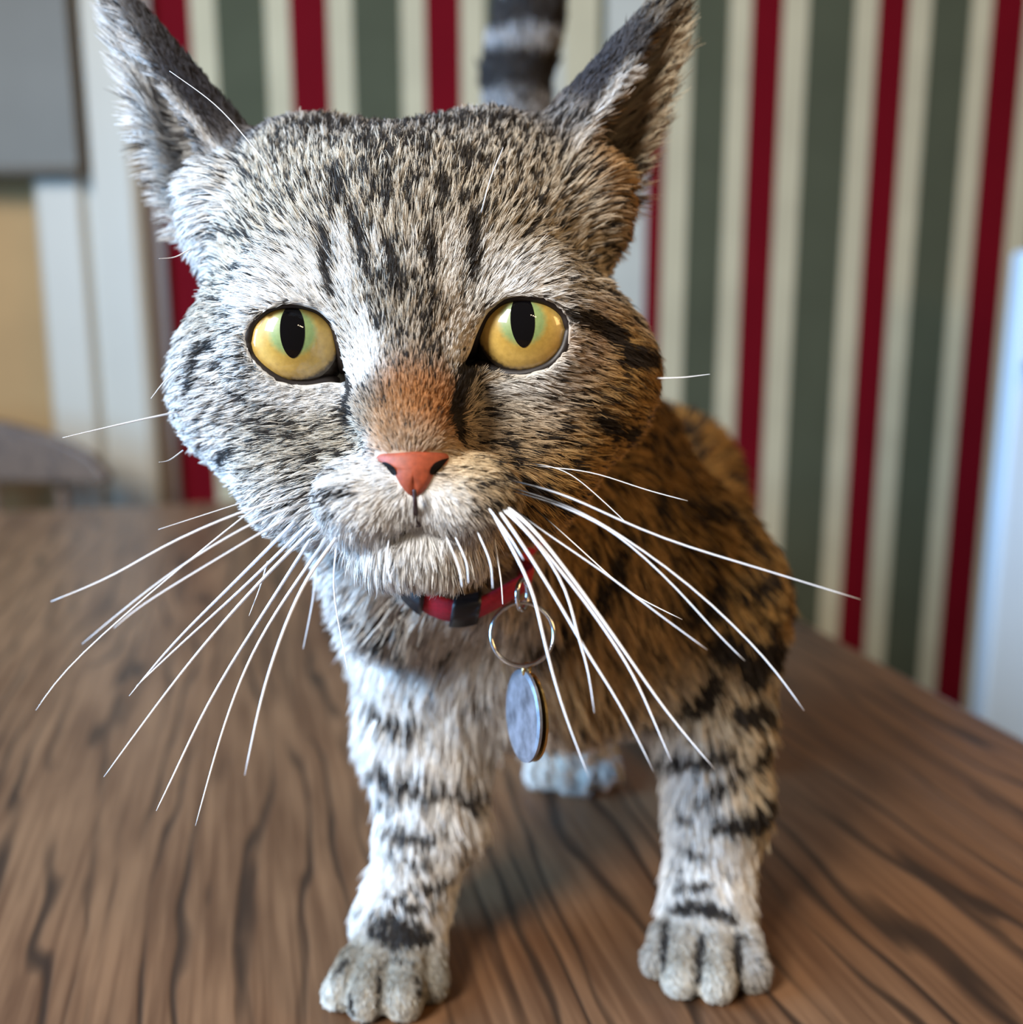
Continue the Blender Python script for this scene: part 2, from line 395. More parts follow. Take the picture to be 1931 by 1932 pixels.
# front legs
LEG_L = [(-0.0235, 0.303, 0.095), (-0.0260, 0.293, 0.062), (-0.0245, 0.284, 0.040), (-0.030, 0.276, 0.020)]
LEG_R = [(0.059, 0.312, 0.095), (0.0625, 0.301, 0.062), (0.0645, 0.292, 0.040), (0.0615, 0.286, 0.020)]
chain(LEG_L, (0.027, 0.0190, 0.0135, 0.0125), 0.008)
chain(LEG_R, (0.027, 0.0175, 0.0140, 0.0135), 0.008)
def paw(toes, wrist, palm_r):
    """toes: (px, py of the toe's front low point, half width)"""
    for (px, py, hw, back) in toes:
        g = on_plane_z(px, py, 0.0055)
        tip = np.array([g[0], g[1] + hw * 0.9, hw * 0.95])
        kn = np.array([g[0] * 0.8 + wrist[0] * 0.2, g[1] + back * 0.55, hw * 1.75])
        bk = np.array([g[0] * 0.5 + wrist[0] * 0.5, g[1] + back, hw * 1.7])
        cap(tip, kn, hw, hw * 0.98, 0.0011); cap(kn, bk, hw * 0.98, hw * 0.9, 0.0011)
paw([(634, 1884, 0.0046, 0.022), (686, 1904, 0.0052, 0.027), (757, 1904, 0.0056, 0.027), (812, 1868, 0.0048, 0.020)], LEG_L[3], 0.013)
paw([(1243, 1822, 0.0046, 0.020), (1290, 1862, 0.0053, 0.027), (1358, 1872, 0.0055, 0.027), (1426, 1850, 0.0054, 0.022)], LEG_R[3], 0.013)
ell((LEG_L[3][0] - 0.003, LEG_L[3][1] - 0.006, 0.0125), (0.0135, 0.016, 0.0120), 0.004)
ell((LEG_R[3][0] - 0.002, LEG_R[3][1] - 0.008, 0.0120), (0.0135, 0.016, 0.0115), 0.004)
# hind legs
HIND = [[(0.030, 0.455, 0.110), (0.020, 0.415, 0.075), (0.022, 0.448, 0.038), (0.025, 0.425, 0.014), (0.025, 0.392, 0.010)],
        [(0.072, 0.465, 0.110), (0.086, 0.425, 0.075), (0.088, 0.458, 0.038), (0.088, 0.435, 0.014), (0.088, 0.405, 0.010)]]
for h in HIND:
    chain(h, (0.036, 0.024, 0.011, 0.011, 0.0105), 0.010)
    for k, dx in enumerate((-0.0125, -0.0042, 0.0042, 0.0125)):
        fy = h[4][1] - 0.012 + abs(dx) * 0.35
        cap((h[4][0] + dx, fy, 0.0055), (h[4][0] + dx * 0.8, fy + 0.018, 0.0085), 0.0052, 0.0058, 0.0018)
# tail, raised
TAIL = catmull([(0.036, 0.525, 0.160), (0.024, 0.540, 0.200), P(978, 190, 0.53), P(985, 100, 0.53), P(1000, 20, 0.53), P(1004, -70, 0.53)], 24)
chain(list(TAIL), list(np.linspace(0.0165, 0.0145, 24)), 0.006)

# head
ell(P(768, 520, 0.254), (0.046, 0.042, 0.0355), 0.012)
ell(P(585, 398, 0.258), (0.022, 0.024, 0.0225), 0.012)
ell(P(935, 386, 0.258), (0.022, 0.024, 0.0225), 0.012)
ell(P(780, 700, 0.250), (0.050, 0.036, 0.034), 0.012)
ell(P(505, 735, 0.246), (0.0225, 0.022, 0.0215), 0.012)
ell(P(1064, 718, 0.246), (0.0225, 0.022, 0.0215), 0.012)
ell(P(610, 900, 0.236), (0.0185, 0.020, 0.0155), 0.012)
ell(P(962, 890, 0.236), (0.0185, 0.020, 0.0155), 0.012)
ell(P(790, 930, 0.228), (0.022, 0.020, 0.015), 0.010)
ell(P(436, 420, 0.252), (0.010, 0.013, 0.012), 0.012)              # roots of the ears
ell(P(1112, 400, 0.252), (0.010, 0.013, 0.012), 0.012)
chain([P(762, 480, 0.2335), P(768, 600, 0.2215), P(776, 740, 0.2120), P(778, 835, 0.2035)], (0.018, 0.0125, 0.0095, 0.0080), 0.008)
ell(P(706, 938, 0.2075), (0.0118, 0.0125, 0.0086), 0.004)
ell(P(868, 932, 0.2075), (0.0118, 0.0125, 0.0086), 0.004)
ell(P(780, 900, 0.2050), (0.0085, 0.010, 0.0085), 0.003)
ell(P(792, 1028, 0.2140), (0.0150, 0.0130, 0.0078), 0.005)
# brow ridges, lids
chain([P(455, 600, 0.2330), P(530, 556, 0.2250), P(630, 570, 0.2225)], (0.006, 0.006, 0.006), 0.008)
chain([P(1085, 590, 0.2330), P(1010, 543, 0.2250), P(912, 558, 0.2225)], (0.006, 0.006, 0.006), 0.008)
for e in EYES: ell(e['c'], EYE_R + 0.0016, 0.006)
# mouth and philtrum creases
carve_cap(P(782, 942, 0.1985), P(786, 992, 0.2015), 0.0006, 0.0006, 0.0016)
for side in ([(786, 994), (742, 1008), (690, 1006), (640, 990)], [(786, 994), (830, 1004), (885, 998), (930, 980)]):
    zz = [0.2015, 0.2020, 0.2075, 0.2160]
    q = [P(a, b, z) for (a, b), z in zip(side, zz)]
    for i in range(3): carve_cap(q[i], q[i + 1], 0.0007, 0.0007, 0.0018)
# ears: thin cupped shells, open to the side
def ear_sheet(base, tip, lat, fwd, r_med, r_lat, phi0, phi1, nu=26, nw=22):
    base = np.asarray(base); tip = np.asarray(tip); ax = tip - base; ax /= np.linalg.norm(ax)
    lat = lat - ax * (lat @ ax); lat /= np.linalg.norm(lat)
    fwd = fwd - ax * (fwd @ ax) - lat * (fwd @ lat); fwd /= np.linalg.norm(fwd)
    V = []
    for i in range(nu + 1):
        u = -0.22 + 1.22 * i / nu; c = base + (tip - base) * u
        prof = (1 - max(u, 0)) ** 0.80 * (1.0 - 0.10 * math.sin(math.pi * max(u, 0))) + 0.03 + 0.5 * max(-u, 0)
        for j in range(nw + 1):
            phi = math.radians(phi0 + (phi1 - phi0) * j / nw)
            m = -math.sin(phi); fcomp = math.cos(phi)          # phi 0 forward, 90 inward to the crown, 180 backward
            rad = (r_lat if m > 0 else r_med) * prof
            V.append(c + lat * m * rad + fwd * fcomp * prof * (0.012 if fcomp > 0 else 0.013))
    F = [(i * (nw + 1) + j, i * (nw + 1) + j + 1, (i + 1) * (nw + 1) + j + 1, (i + 1) * (nw + 1) + j) for i in range(nu) for j in range(nw)]
    return V, F
EARS = [ear_sheet(P(392, 345, 0.2560), P(219, -14, 0.2500), np.array([-1.0, 0, 0]), -AX_F, 0.0165, 0.0125, 20, 240),
        ear_sheet(P(1130, 318, 0.2560), P(1281, -22, 0.2500), np.array([1.0, 0, 0]), -AX_F, 0.0190, 0.0105, 20, 240)]
for V, Fc in EARS:
    bv = BVHTree.FromPolygons([tuple(q) for q in V], Fc)
    A = np.array(V); sl, X, Y, Z = local(A.min(0) - 0.006, A.max(0) + 0.006)
    xs, ys, zs = GX[sl[0]], GY[sl[1]], GZ[sl[2]]
    d = np.full((len(xs), len(ys), len(zs)), 0.02, np.float32)
    fn = bv.find_nearest
    for i, a in enumerate(xs):
        for j, b in enumerate(ys):
            for k, c in enumerate(zs):
                r = fn((a, b, c), 0.006)
                if r[0] is not None: d[i, j, k] = r[3]
    D[sl] = smin(D[sl], d - 0.0013, 0.004)
# eye openings
def project(pts):
    q = np.asarray(pts) - CAM; z = q @ AX_F
    return CX + F_PX * (q @ AX_R) / z, CY - F_PX * (q @ AX_U) / z, z
for e in EYES:
    c = e['c']; sl, X, Y, Z = local(c - 0.022, c + 0.022)
    G = np.stack(np.broadcast_arrays(X, Y, Z), -1).reshape(-1, 3)
    px, py, z = project(G); ez = float((c - CAM) @ AX_F)
    ps = poly_sdf(px, py, e['out']) * z / F_PX
    op = np.maximum(ps, z - (ez - 0.001)).reshape(D[sl].shape).astype(np.float32)
    D[sl] = np.maximum(D[sl], -op)

# ---- surface nets
def surface_nets(D):
    S = D < 0
    nx, ny, nz = D.shape
    c8 = [S[a:nx - 1 + a, b:ny - 1 + b, c:nz - 1 + c] for a in (0, 1) for b in (0, 1) for c in (0, 1)]
    cnt = sum(c.astype(np.int8) for c in c8)
    act = (cnt > 0) & (cnt < 8)
    I, J, K = np.nonzero(act)
    idx = -np.ones(act.shape, np.int32); idx[I, J, K] = np.arange(len(I))
    acc = np.zeros((len(I), 3)); num = np.zeros(len(I))
    for ax in range(3):
        o = [q for q in range(3) if q != ax]
        for s in (0, 1):
            for t in (0, 1):
                off = [0, 0, 0]; off[o[0]] = s; off[o[1]] = t
                off2 = list(off); off2[ax] = 1
                a = D[I + off[0], J + off[1], K + off[2]]; b = D[I + off2[0], J + off2[1], K + off2[2]]
                m = (a < 0) != (b < 0); tt = np.where(m, a / np.where(m, a - b, 1), 0)
                pa = np.stack([GX[I + off[0]], GY[J + off[1]], GZ[K + off[2]]], -1)
                pb = np.stack([GX[I + off2[0]], GY[J + off2[1]], GZ[K + off2[2]]], -1)
                acc += np.where(m[:, None], pa + (pb - pa) * tt[:, None], 0); num += m
    V = acc / num[:, None]
    F = []
    for ax in range(3):
        o = [q for q in range(3) if q != ax]
        A = np.moveaxis(S, ax, 0); ch = A[1:] != A[:-1]
        ch = np.moveaxis(ch, 0, ax)
        i, j, k = np.nonzero(ch); pos = [i, j, k]
        ok = np.ones(len(i), bool)
        for q in o: ok &= (pos[q] > 0) & (pos[q] < D.shape[q] - 1)
        i, j, k = i[ok], j[ok], k[ok]
        def cell(d0, d1):
            q = [i.copy(), j.copy(), k.copy()]; q[o[0]] += d0; q[o[1]] += d1
            return idx[q[0], q[1], q[2]]
        quad = np.stack([cell(-1, -1), cell(0, -1), cell(0, 0), cell(-1, 0)], -1)
        flip = S[i, j, k] if ax != 1 else ~S[i, j, k]
        quad[~flip] = quad[~flip][:, ::-1]
        F.append(quad)
    return V, np.vstack(F)
BV, BF = surface_nets(D)
# a little smoothing
def smooth_mesh(V, F, it, lam):
    e = np.vstack([F[:, [0, 1]], F[:, [1, 2]], F[:, [2, 3]], F[:, [3, 0]]])
    for _ in range(it):
        s = np.zeros_like(V); c = np.zeros(len(V))
        np.add.at(s, e[:, 0], V[e[:, 1]]); np.add.at(s, e[:, 1], V[e[:, 0]])
        np.add.at(c, e[:, 0], 1); np.add.at(c, e[:, 1], 1)
        V = V + lam * (s / c[:, None] - V)
    return V
BV = smooth_mesh(BV, BF, 2, 0.5)
fn_ = np.cross(BV[BF[:, 2]] - BV[BF[:, 0]], BV[BF[:, 3]] - BV[BF[:, 1]])
VN = np.zeros_like(BV)
for q in range(4): np.add.at(VN, BF[:, q], fn_)
VN /= np.linalg.norm(VN, axis=1)[:, None] + 1e-12
BVH = BVHTree.FromPolygons(BV.tolist(), BF.tolist())

def hit(x, y):
    r = BVH.ray_cast(Vector(CAM), Vector(ray(x, y)))
    return None if r[0] is None else (np.array(r[0]), np.array(r[1]))

# ---- coat: fields given by anchors on the skin (colour, share of dark hairs, hair length, direction)
WH = (0.82, 0.80, 0.77); GR = (0.68, 0.61, 0.50); TN = (0.46, 0.265, 0.085); TD = (0.33, 0.175, 0.050); CRM = (0.66, 0.54, 0.37); NV = (0.050, 0.050, 0.062)
ANC = [  # px, py, colour, dark share, length mm, sigma px
    (750, 450, GR, .34, 5, 90), (755, 320, GR, .48, 5, 80), (750, 240, (.40, .38, .36), .74, 5, 60), (620, 245, (.42, .40, .38), .68, 5, 50), (880, 236, (.42, .40, .38), .68, 5, 50), (560, 300, GR, .46, 5, 80), (950, 290, GR, .50, 5, 80),
    (420, 210, NV, .35, 3, 50), (330, 110, NV, .35, 3, 40), (270, 45, NV, .35, 3, 40), (470, 250, (.16, .15, .15), .4, 3.5, 40),
    (1130, 120, NV, .25, 3, 45), (1200, 60, NV, .25, 3, 40), (1050, 190, (.18, .18, .2), .4, 3.5, 50),
    (270, 200, WH, .10, 11, 40), (300, 300, WH, .12, 12, 40), (245, 110, WH, .10, 9, 40), (370, 400, WH, .10, 7.5, 50), (380, 480, WH, .22, 5.5, 45),
    (985, 215, (.34, .33, .33), .5, 4, 40), (1010, 235, (.34, .33, .33), .5, 4, 40), (330, 300, WH, .12, 9, 30), (350, 350, WH, .12, 8, 35), (300, 230, WH, .14, 9, 30), (280, 150, WH, .14, 8, 30), (320, 370, WH, .10, 9, 35), (1195, 230, CRM, .12, 11, 30), (1170, 290, CRM, .15, 11, 30), (1165, 230, CRM, .12, 12, 25), (1200, 160, CRM, .12, 11, 25), (1140, 270, CRM, .15, 11, 25), (1230, 110, CRM, .12, 10, 25),
    (1250, 80, CRM, .15, 7, 35), (1215, 180, CRM, .18, 8, 40), (1180, 260, CRM, .20, 8, 40), (1170, 350, (.45, .26, .10), .22, 7, 45), (1180, 430, (.45, .26, .10), .3, 5.5, 40),
    (480, 545, WH, .15, 5, 50), (560, 525, WH, .18, 5, 50), (430, 500, GR, .42, 6, 55), (500, 430, GR, .40, 6, 70),
    (960, 525, WH, .15, 5, 45), (1065, 555, WH, .22, 5, 45), (1100, 470, GR, .42, 6, 70), (1020, 420, GR, .40, 5, 70),
    (640, 530, WH, .12, 4, 45), (870, 520, WH, .18, 4, 45), (770, 620, (.46, .39, .31), .46, 3.5, 55), (755, 540, GR, .48, 4, 55),
    (692, 640, WH, .02, 2.5, 28), (868, 630, (.74, .64, .52), .05, 2.5, 26), (690, 700, WH, .08, 3, 30),
    (770, 760, (.40, .17, .055), .10, 2.5, 50), (735, 810, (.42, .25, .13), .12, 2.5, 35), (778, 838, (.55, .42, .30), .0, 2, 25), (690, 770, (.36, .28, .2), .35, 3, 35),
    (540, 745, WH, .03, 3, 30), (610, 745, WH, .03, 3, 30), (520, 800, GR, .45, 5, 55), (450, 760, WH, .22, 5, 45), (600, 830, GR, .40, 4.5, 50),
    (370, 700, WH, .20, 4.6, 60), (390, 830, WH, .18, 4.6, 60), (345, 600, GR, .32, 4.6, 50), (430, 920, WH, .20, 5.5, 60), (400, 580, GR, .35, 5, 50),  # left cheek: window brightness put into the whites
    (1020, 725, WH, .25, 4, 45), (950, 765, GR, .36, 4.5, 50), (1105, 640, (.66, .55, .46), .15, 4, 35), (1150, 650, TN, .28, 5, 50), (1170, 750, TN, .32, 4.8, 60),  # right cheek: warm shade of that side put into the tan
    (1210, 590, TN, .42, 4.8, 50), (1180, 520, TN, .45, 5, 50), (1110, 870, TN, .25, 5, 70), (1050, 930, TN, .25, 6, 60), (960, 830, (.48, .32, .16), .35, 4.5, 50), (1090, 780, (.50, .36, .20), .3, 5, 45), (1130, 500, (.56, .44, .28), .42, 5.5, 50),  # right cheek goes on, shade mixed into the coat colour
    (700, 945, WH, .0, 3.0, 50), (620, 905, WH, .10, 4, 50), (560, 950, WH, .10, 6, 50), (835, 955, WH, .02, 3, 40), (880, 895, (.62, .48, .30), .10, 3, 40), (950, 945, (.50, .36, .20), .2, 5, 50),
    (780, 1040, WH, .0, 5, 60), (870, 1060, (.72, .66, .58), .06, 7, 50), (690, 1060, WH, .06, 7, 60), (960, 1050, (.50, .38, .26), .12, 8, 50),
    (1150, 1000, TN, .30, 8, 70), (1280, 850, TD, .45, 8, 80), (1390, 1030, TN, .36, 9, 80), (1200, 1130, (.44, .29, .14), .12, 10, 70), (1100, 1270, (.44, .28, .13), .12, 11, 60),
    (850, 1200, (.72, .66, .58), .12, 11, 70), (780, 1150, (.74, .70, .64), .10, 10, 50), (880, 1270, WH, .05, 11, 50), (640, 1100, WH, .06, 8, 40), (790, 1270, WH, .03, 12, 70), (690, 1200, WH, .08, 10, 60), (880, 1340, WH, .04, 12, 70), (1060, 1400, (.74, .66, .55), .03, 11, 60), (1120, 1420, WH, .02, 10, 50), (1010, 1420, WH, .02, 11, 45),
    (1350, 1130, TN, .30, 9, 70), (1290, 1290, CRM, .14, 9, 60), (1430, 1330, CRM, .16, 8, 60), (1280, 1440, WH, .06, 8, 60), (1440, 1460, CRM, .15, 7, 50),
    (1290, 1570, WH, .04, 6.5, 60), (1340, 1690, WH, .10, 6, 50), (1445, 1600, (.58, .44, .27), .15, 7, 35), (1430, 1700, (.62, .52, .40), .15, 7, 35),
    (740, 1420, WH, .04, 9, 70), (780, 1560, WH, .04, 7, 60), (790, 1680, WH, .05, 6, 50), (870, 1700, (.62, .40, .18), .05, 6, 25), (840, 1440, WH, .05, 11, 60),
    (700, 1830, (.33, .29, .23), .04, 2.6, 40), (790, 1820, (.28, .25, .20), .06, 2.6, 40), (690, 1895, (.55, .52, .46), 0, 2.4, 20), (760, 1895, (.52, .49, .43), 0, 2.4, 20), (630, 1870, (.68, .66, .6), 0, 2.4, 22), (640, 1800, WH, .1, 3, 30),
    (1300, 1770, (.32, .28, .22), .03, 2.6, 40), (1370, 1780, (.32, .28, .22), .03, 2.6, 40), (1245, 1770, (.42, .39, .35), .06, 2.6, 25), (1290, 1850, (.55, .52, .46), 0, 2.4, 20), (1355, 1865, (.55, .52, .46), 0, 2.4, 20), (1420, 1800, (.38, .36, .34), .1, 3, 25)]
ANW = [((0.03, 0.40, 0.19), TD, .5, 9, .03), ((0.05, 0.47, 0.19), TD, .5, 9, .03), ((0.09, 0.42, 0.13), TD, .42, 9, .03), ((-0.02, 0.42, 0.13), TN, .42, 9, .03), ((0.0, 0.32, 0.19), TD, .45, 9, .03),
       ((-0.06, 0.26, 0.16), GR, .35, 7, .02), ((-0.03, 0.35, 0.10), TN, .35, 9, .02), ((0.05, 0.52, 0.12), TD, .4, 9, .03), ((0.03, 0.40, 0.06), CRM, .08, 9, .02), ((-0.025, 0.29, 0.21), TD, .5, 6, .02),
       ((0.025, 0.39, 0.015), WH, .03, 4, .02), ((0.088, 0.40, 0.015), WH, .05, 4, .02), ((0.022, 0.45, 0.05), CRM, .2, 6, .02), ((0.088, 0.45, 0.05), TN, .3, 6, .02),
       ((TAIL[8][0], TAIL[8][1], 0.26), (.34, .34, .35), .25, 9, .02), ((TAIL[16][0], TAIL[16][1], 0.33), (.36, .36, .37), .22, 9, .02), ((TAIL[4][0], TAIL[4][1], 0.21), TD, .4, 9, .02)]
aP, aC, aT, aL, aS, aN, fN = [], [], [], [], [], [], []
for (x, y, c, t, ln, sg) in ANC:
    h = hit(x, y)
    if h is None: continue
    z = (h[0] - CAM) @ AX_F
    aP.append(h[0]); aC.append(c); aT.append(t); aL.append(ln * 1e-3); aS.append(sg * z / F_PX); aN.append(h[1])
for (p, c, t, ln, sg) in ANW: aN.append((0, 0, 0)); aP.append(p); aC.append(c); aT.append(t); aL.append(ln * 1e-3); aS.append(sg)
aP = np.array(aP); aC = np.array(aC); aT = np.array(aT); aL = np.array(aL); aS = np.array(aS)

FLOW = [(776, 820, 0, -1), (770, 640, 0, -1), (755, 450, 0, -1), (755, 300, 0, -1), (560, 530, -.75, -.65), (470, 540, -.95, -.3), (450, 440, -.75, -.65), (650, 480, -.25, -1), (560, 320, -.35, -1), (690, 640, -.2, -1),
        (420, 650, -1, .05), (345, 650, -1, .1), (540, 770, -1, .15), (600, 740, -1, .1), (400, 850, -.9, .4), (450, 930, -.85, .55), (680, 930, -.85, .45), (600, 900, -1, .2), (600, 980, -.7, .7), (790, 1050, 0, 1), (700, 1070, -.3, 1),
        (985, 530, .75, -.6), (1070, 560, 1, -.2), (1120, 450, .8, -.45), (880, 480, .25, -1), (960, 310, .35, -1), (865, 630, .2, -1), (1000, 760, 1, .15), (1130, 650, 1, .1), (1200, 650, 1, .15), (1150, 850, .9, .4), (880, 920, .85, .4), (950, 900, 1, .15), (960, 1000, .6, .75), (880, 1070, .3, 1),
        (1280, 850, .5, .85), (1390, 1030, .5, .85), (1200, 1080, .4, .9), (850, 1200, 0, 1), (720, 1200, -.45, .9), (660, 1240, -.8, .6), (1050, 1270, .25, 1), (1300, 1250, .5, .85), (1430, 1250, .6, .8), (680, 1380, -.8, .6), (800, 1380, 0, 1), (870, 1430, .1, 1), (1280, 1430, -.1, 1), (1440, 1400, .6, .8),
        (700, 1550, -.6, .8), (790, 1550, 0, 1), (880, 1560, .4, .9), (790, 1690, 0, 1), (1260, 1550, -.3, 1), (1340, 1550, .1, 1), (1450, 1580, .6, .8), (1340, 1690, .2, 1), (1450, 1700, .6, .8), (700, 1850, -.1, 1), (780, 1850, 0, 1), (1300, 1800, 0, 1), (1380, 1800, 0, 1),
        (400, 190, -.55, -.8), (300, 80, -.55, -.8), (1130, 120, .55, -.8), (1210, 50, .5, -.85), (270, 200, -1, -.05), (240, 100, -1, -.2), (310, 320, -1, .1), (370, 430, -.9, .35), (1250, 80, 1, -.3), (1210, 200, 1, -.25), (1180, 300, 1, -.15), (1180, 420, .9, .3)]
fP, fD, fS = [], [], []
for (x, y, dx, dy) in FLOW:
    h = hit(x, y)
    if h is None: continue
    d = AX_R * dx - AX_U * dy; d = d - h[1] * (d @ h[1]); d /= np.linalg.norm(d) + 1e-9
    fP.append(h[0]); fD.append(d); fS.append(0.008); fN.append(h[1])
for (p, d, s) in [((0.03, 0.42, 0.19), (0, 1, -.1), .03), ((0.09, 0.42, 0.13), (0, 1, -.5), .03), ((-0.02, 0.42, 0.13), (0, 1, -.5), .03), ((0.0, 0.31, 0.19), (0, 1, -.3), .02), ((-.07, 0.27, 0.17), (-.3, 1, 0), .02), ((-.025, .29, .22), (0, 1, -.2), .02),
                  ((TAIL[10][0], TAIL[10][1], 0.26), (0, 0, 1), .03), ((TAIL[20][0], TAIL[20][1], 0.36), (0, 0, 1), .03), ((0.03, 0.40, 0.06), (0, 1, 0), .02), ((0.022, 0.43, 0.05), (0, .2, -1), .02), ((0.088, 0.43, 0.05), (0, .2, -1), .02), ((0.025, 0.38, 0.015), (0, -1, -.2), .012), ((0.088, 0.39, 0.015), (0, -1, -.2), .012), ((-0.04, .32, .08), (-.2, .6, -.8), .015)]:
    fN.append((0, 0, 0)); fP.append(p); d = np.array(d, float); fD.append(d / np.linalg.norm(d)); fS.append(s)
fP = np.array(fP); fD = np.array(fD); fS = np.array(fS)

aN = np.array(aN, float); fN = np.array(fN, float)
def rbf(pts, nrm, cP, cN, cS, cVals):
    out = [np.zeros((len(pts),) + np.shape(v)[1:]) for v in cVals]
    for a in range(0, len(pts), 20000):
        q = pts[a:a + 20000]
        d2 = ((q[:, None, :] - cP[None]) ** 2).sum(-1)
        w = np.exp(-d2 / (2 * cS[None] ** 2)) + 1e-7 / (1 + d2 / 1e-4) ** 2
        w *= np.clip(0.55 + 0.45 * (nrm[a:a + 20000] @ cN.T), 0.02, 1) ** 3 + 1e-4
        w /= w.sum(1)[:, None]
        for o, v in zip(out, cVals): o[a:a + 20000] = np.tensordot(w, v, 1)
    return out
vC, vT, vL = rbf(BV, VN, aP, aN, aS, [aC, aT, aL])
vF, = rbf(BV, VN, fP, fN, fS, [fD])
vF -= VN * (vF * VN).sum(1)[:, None]; vF /= np.linalg.norm(vF, axis=1)[:, None] + 1e-9

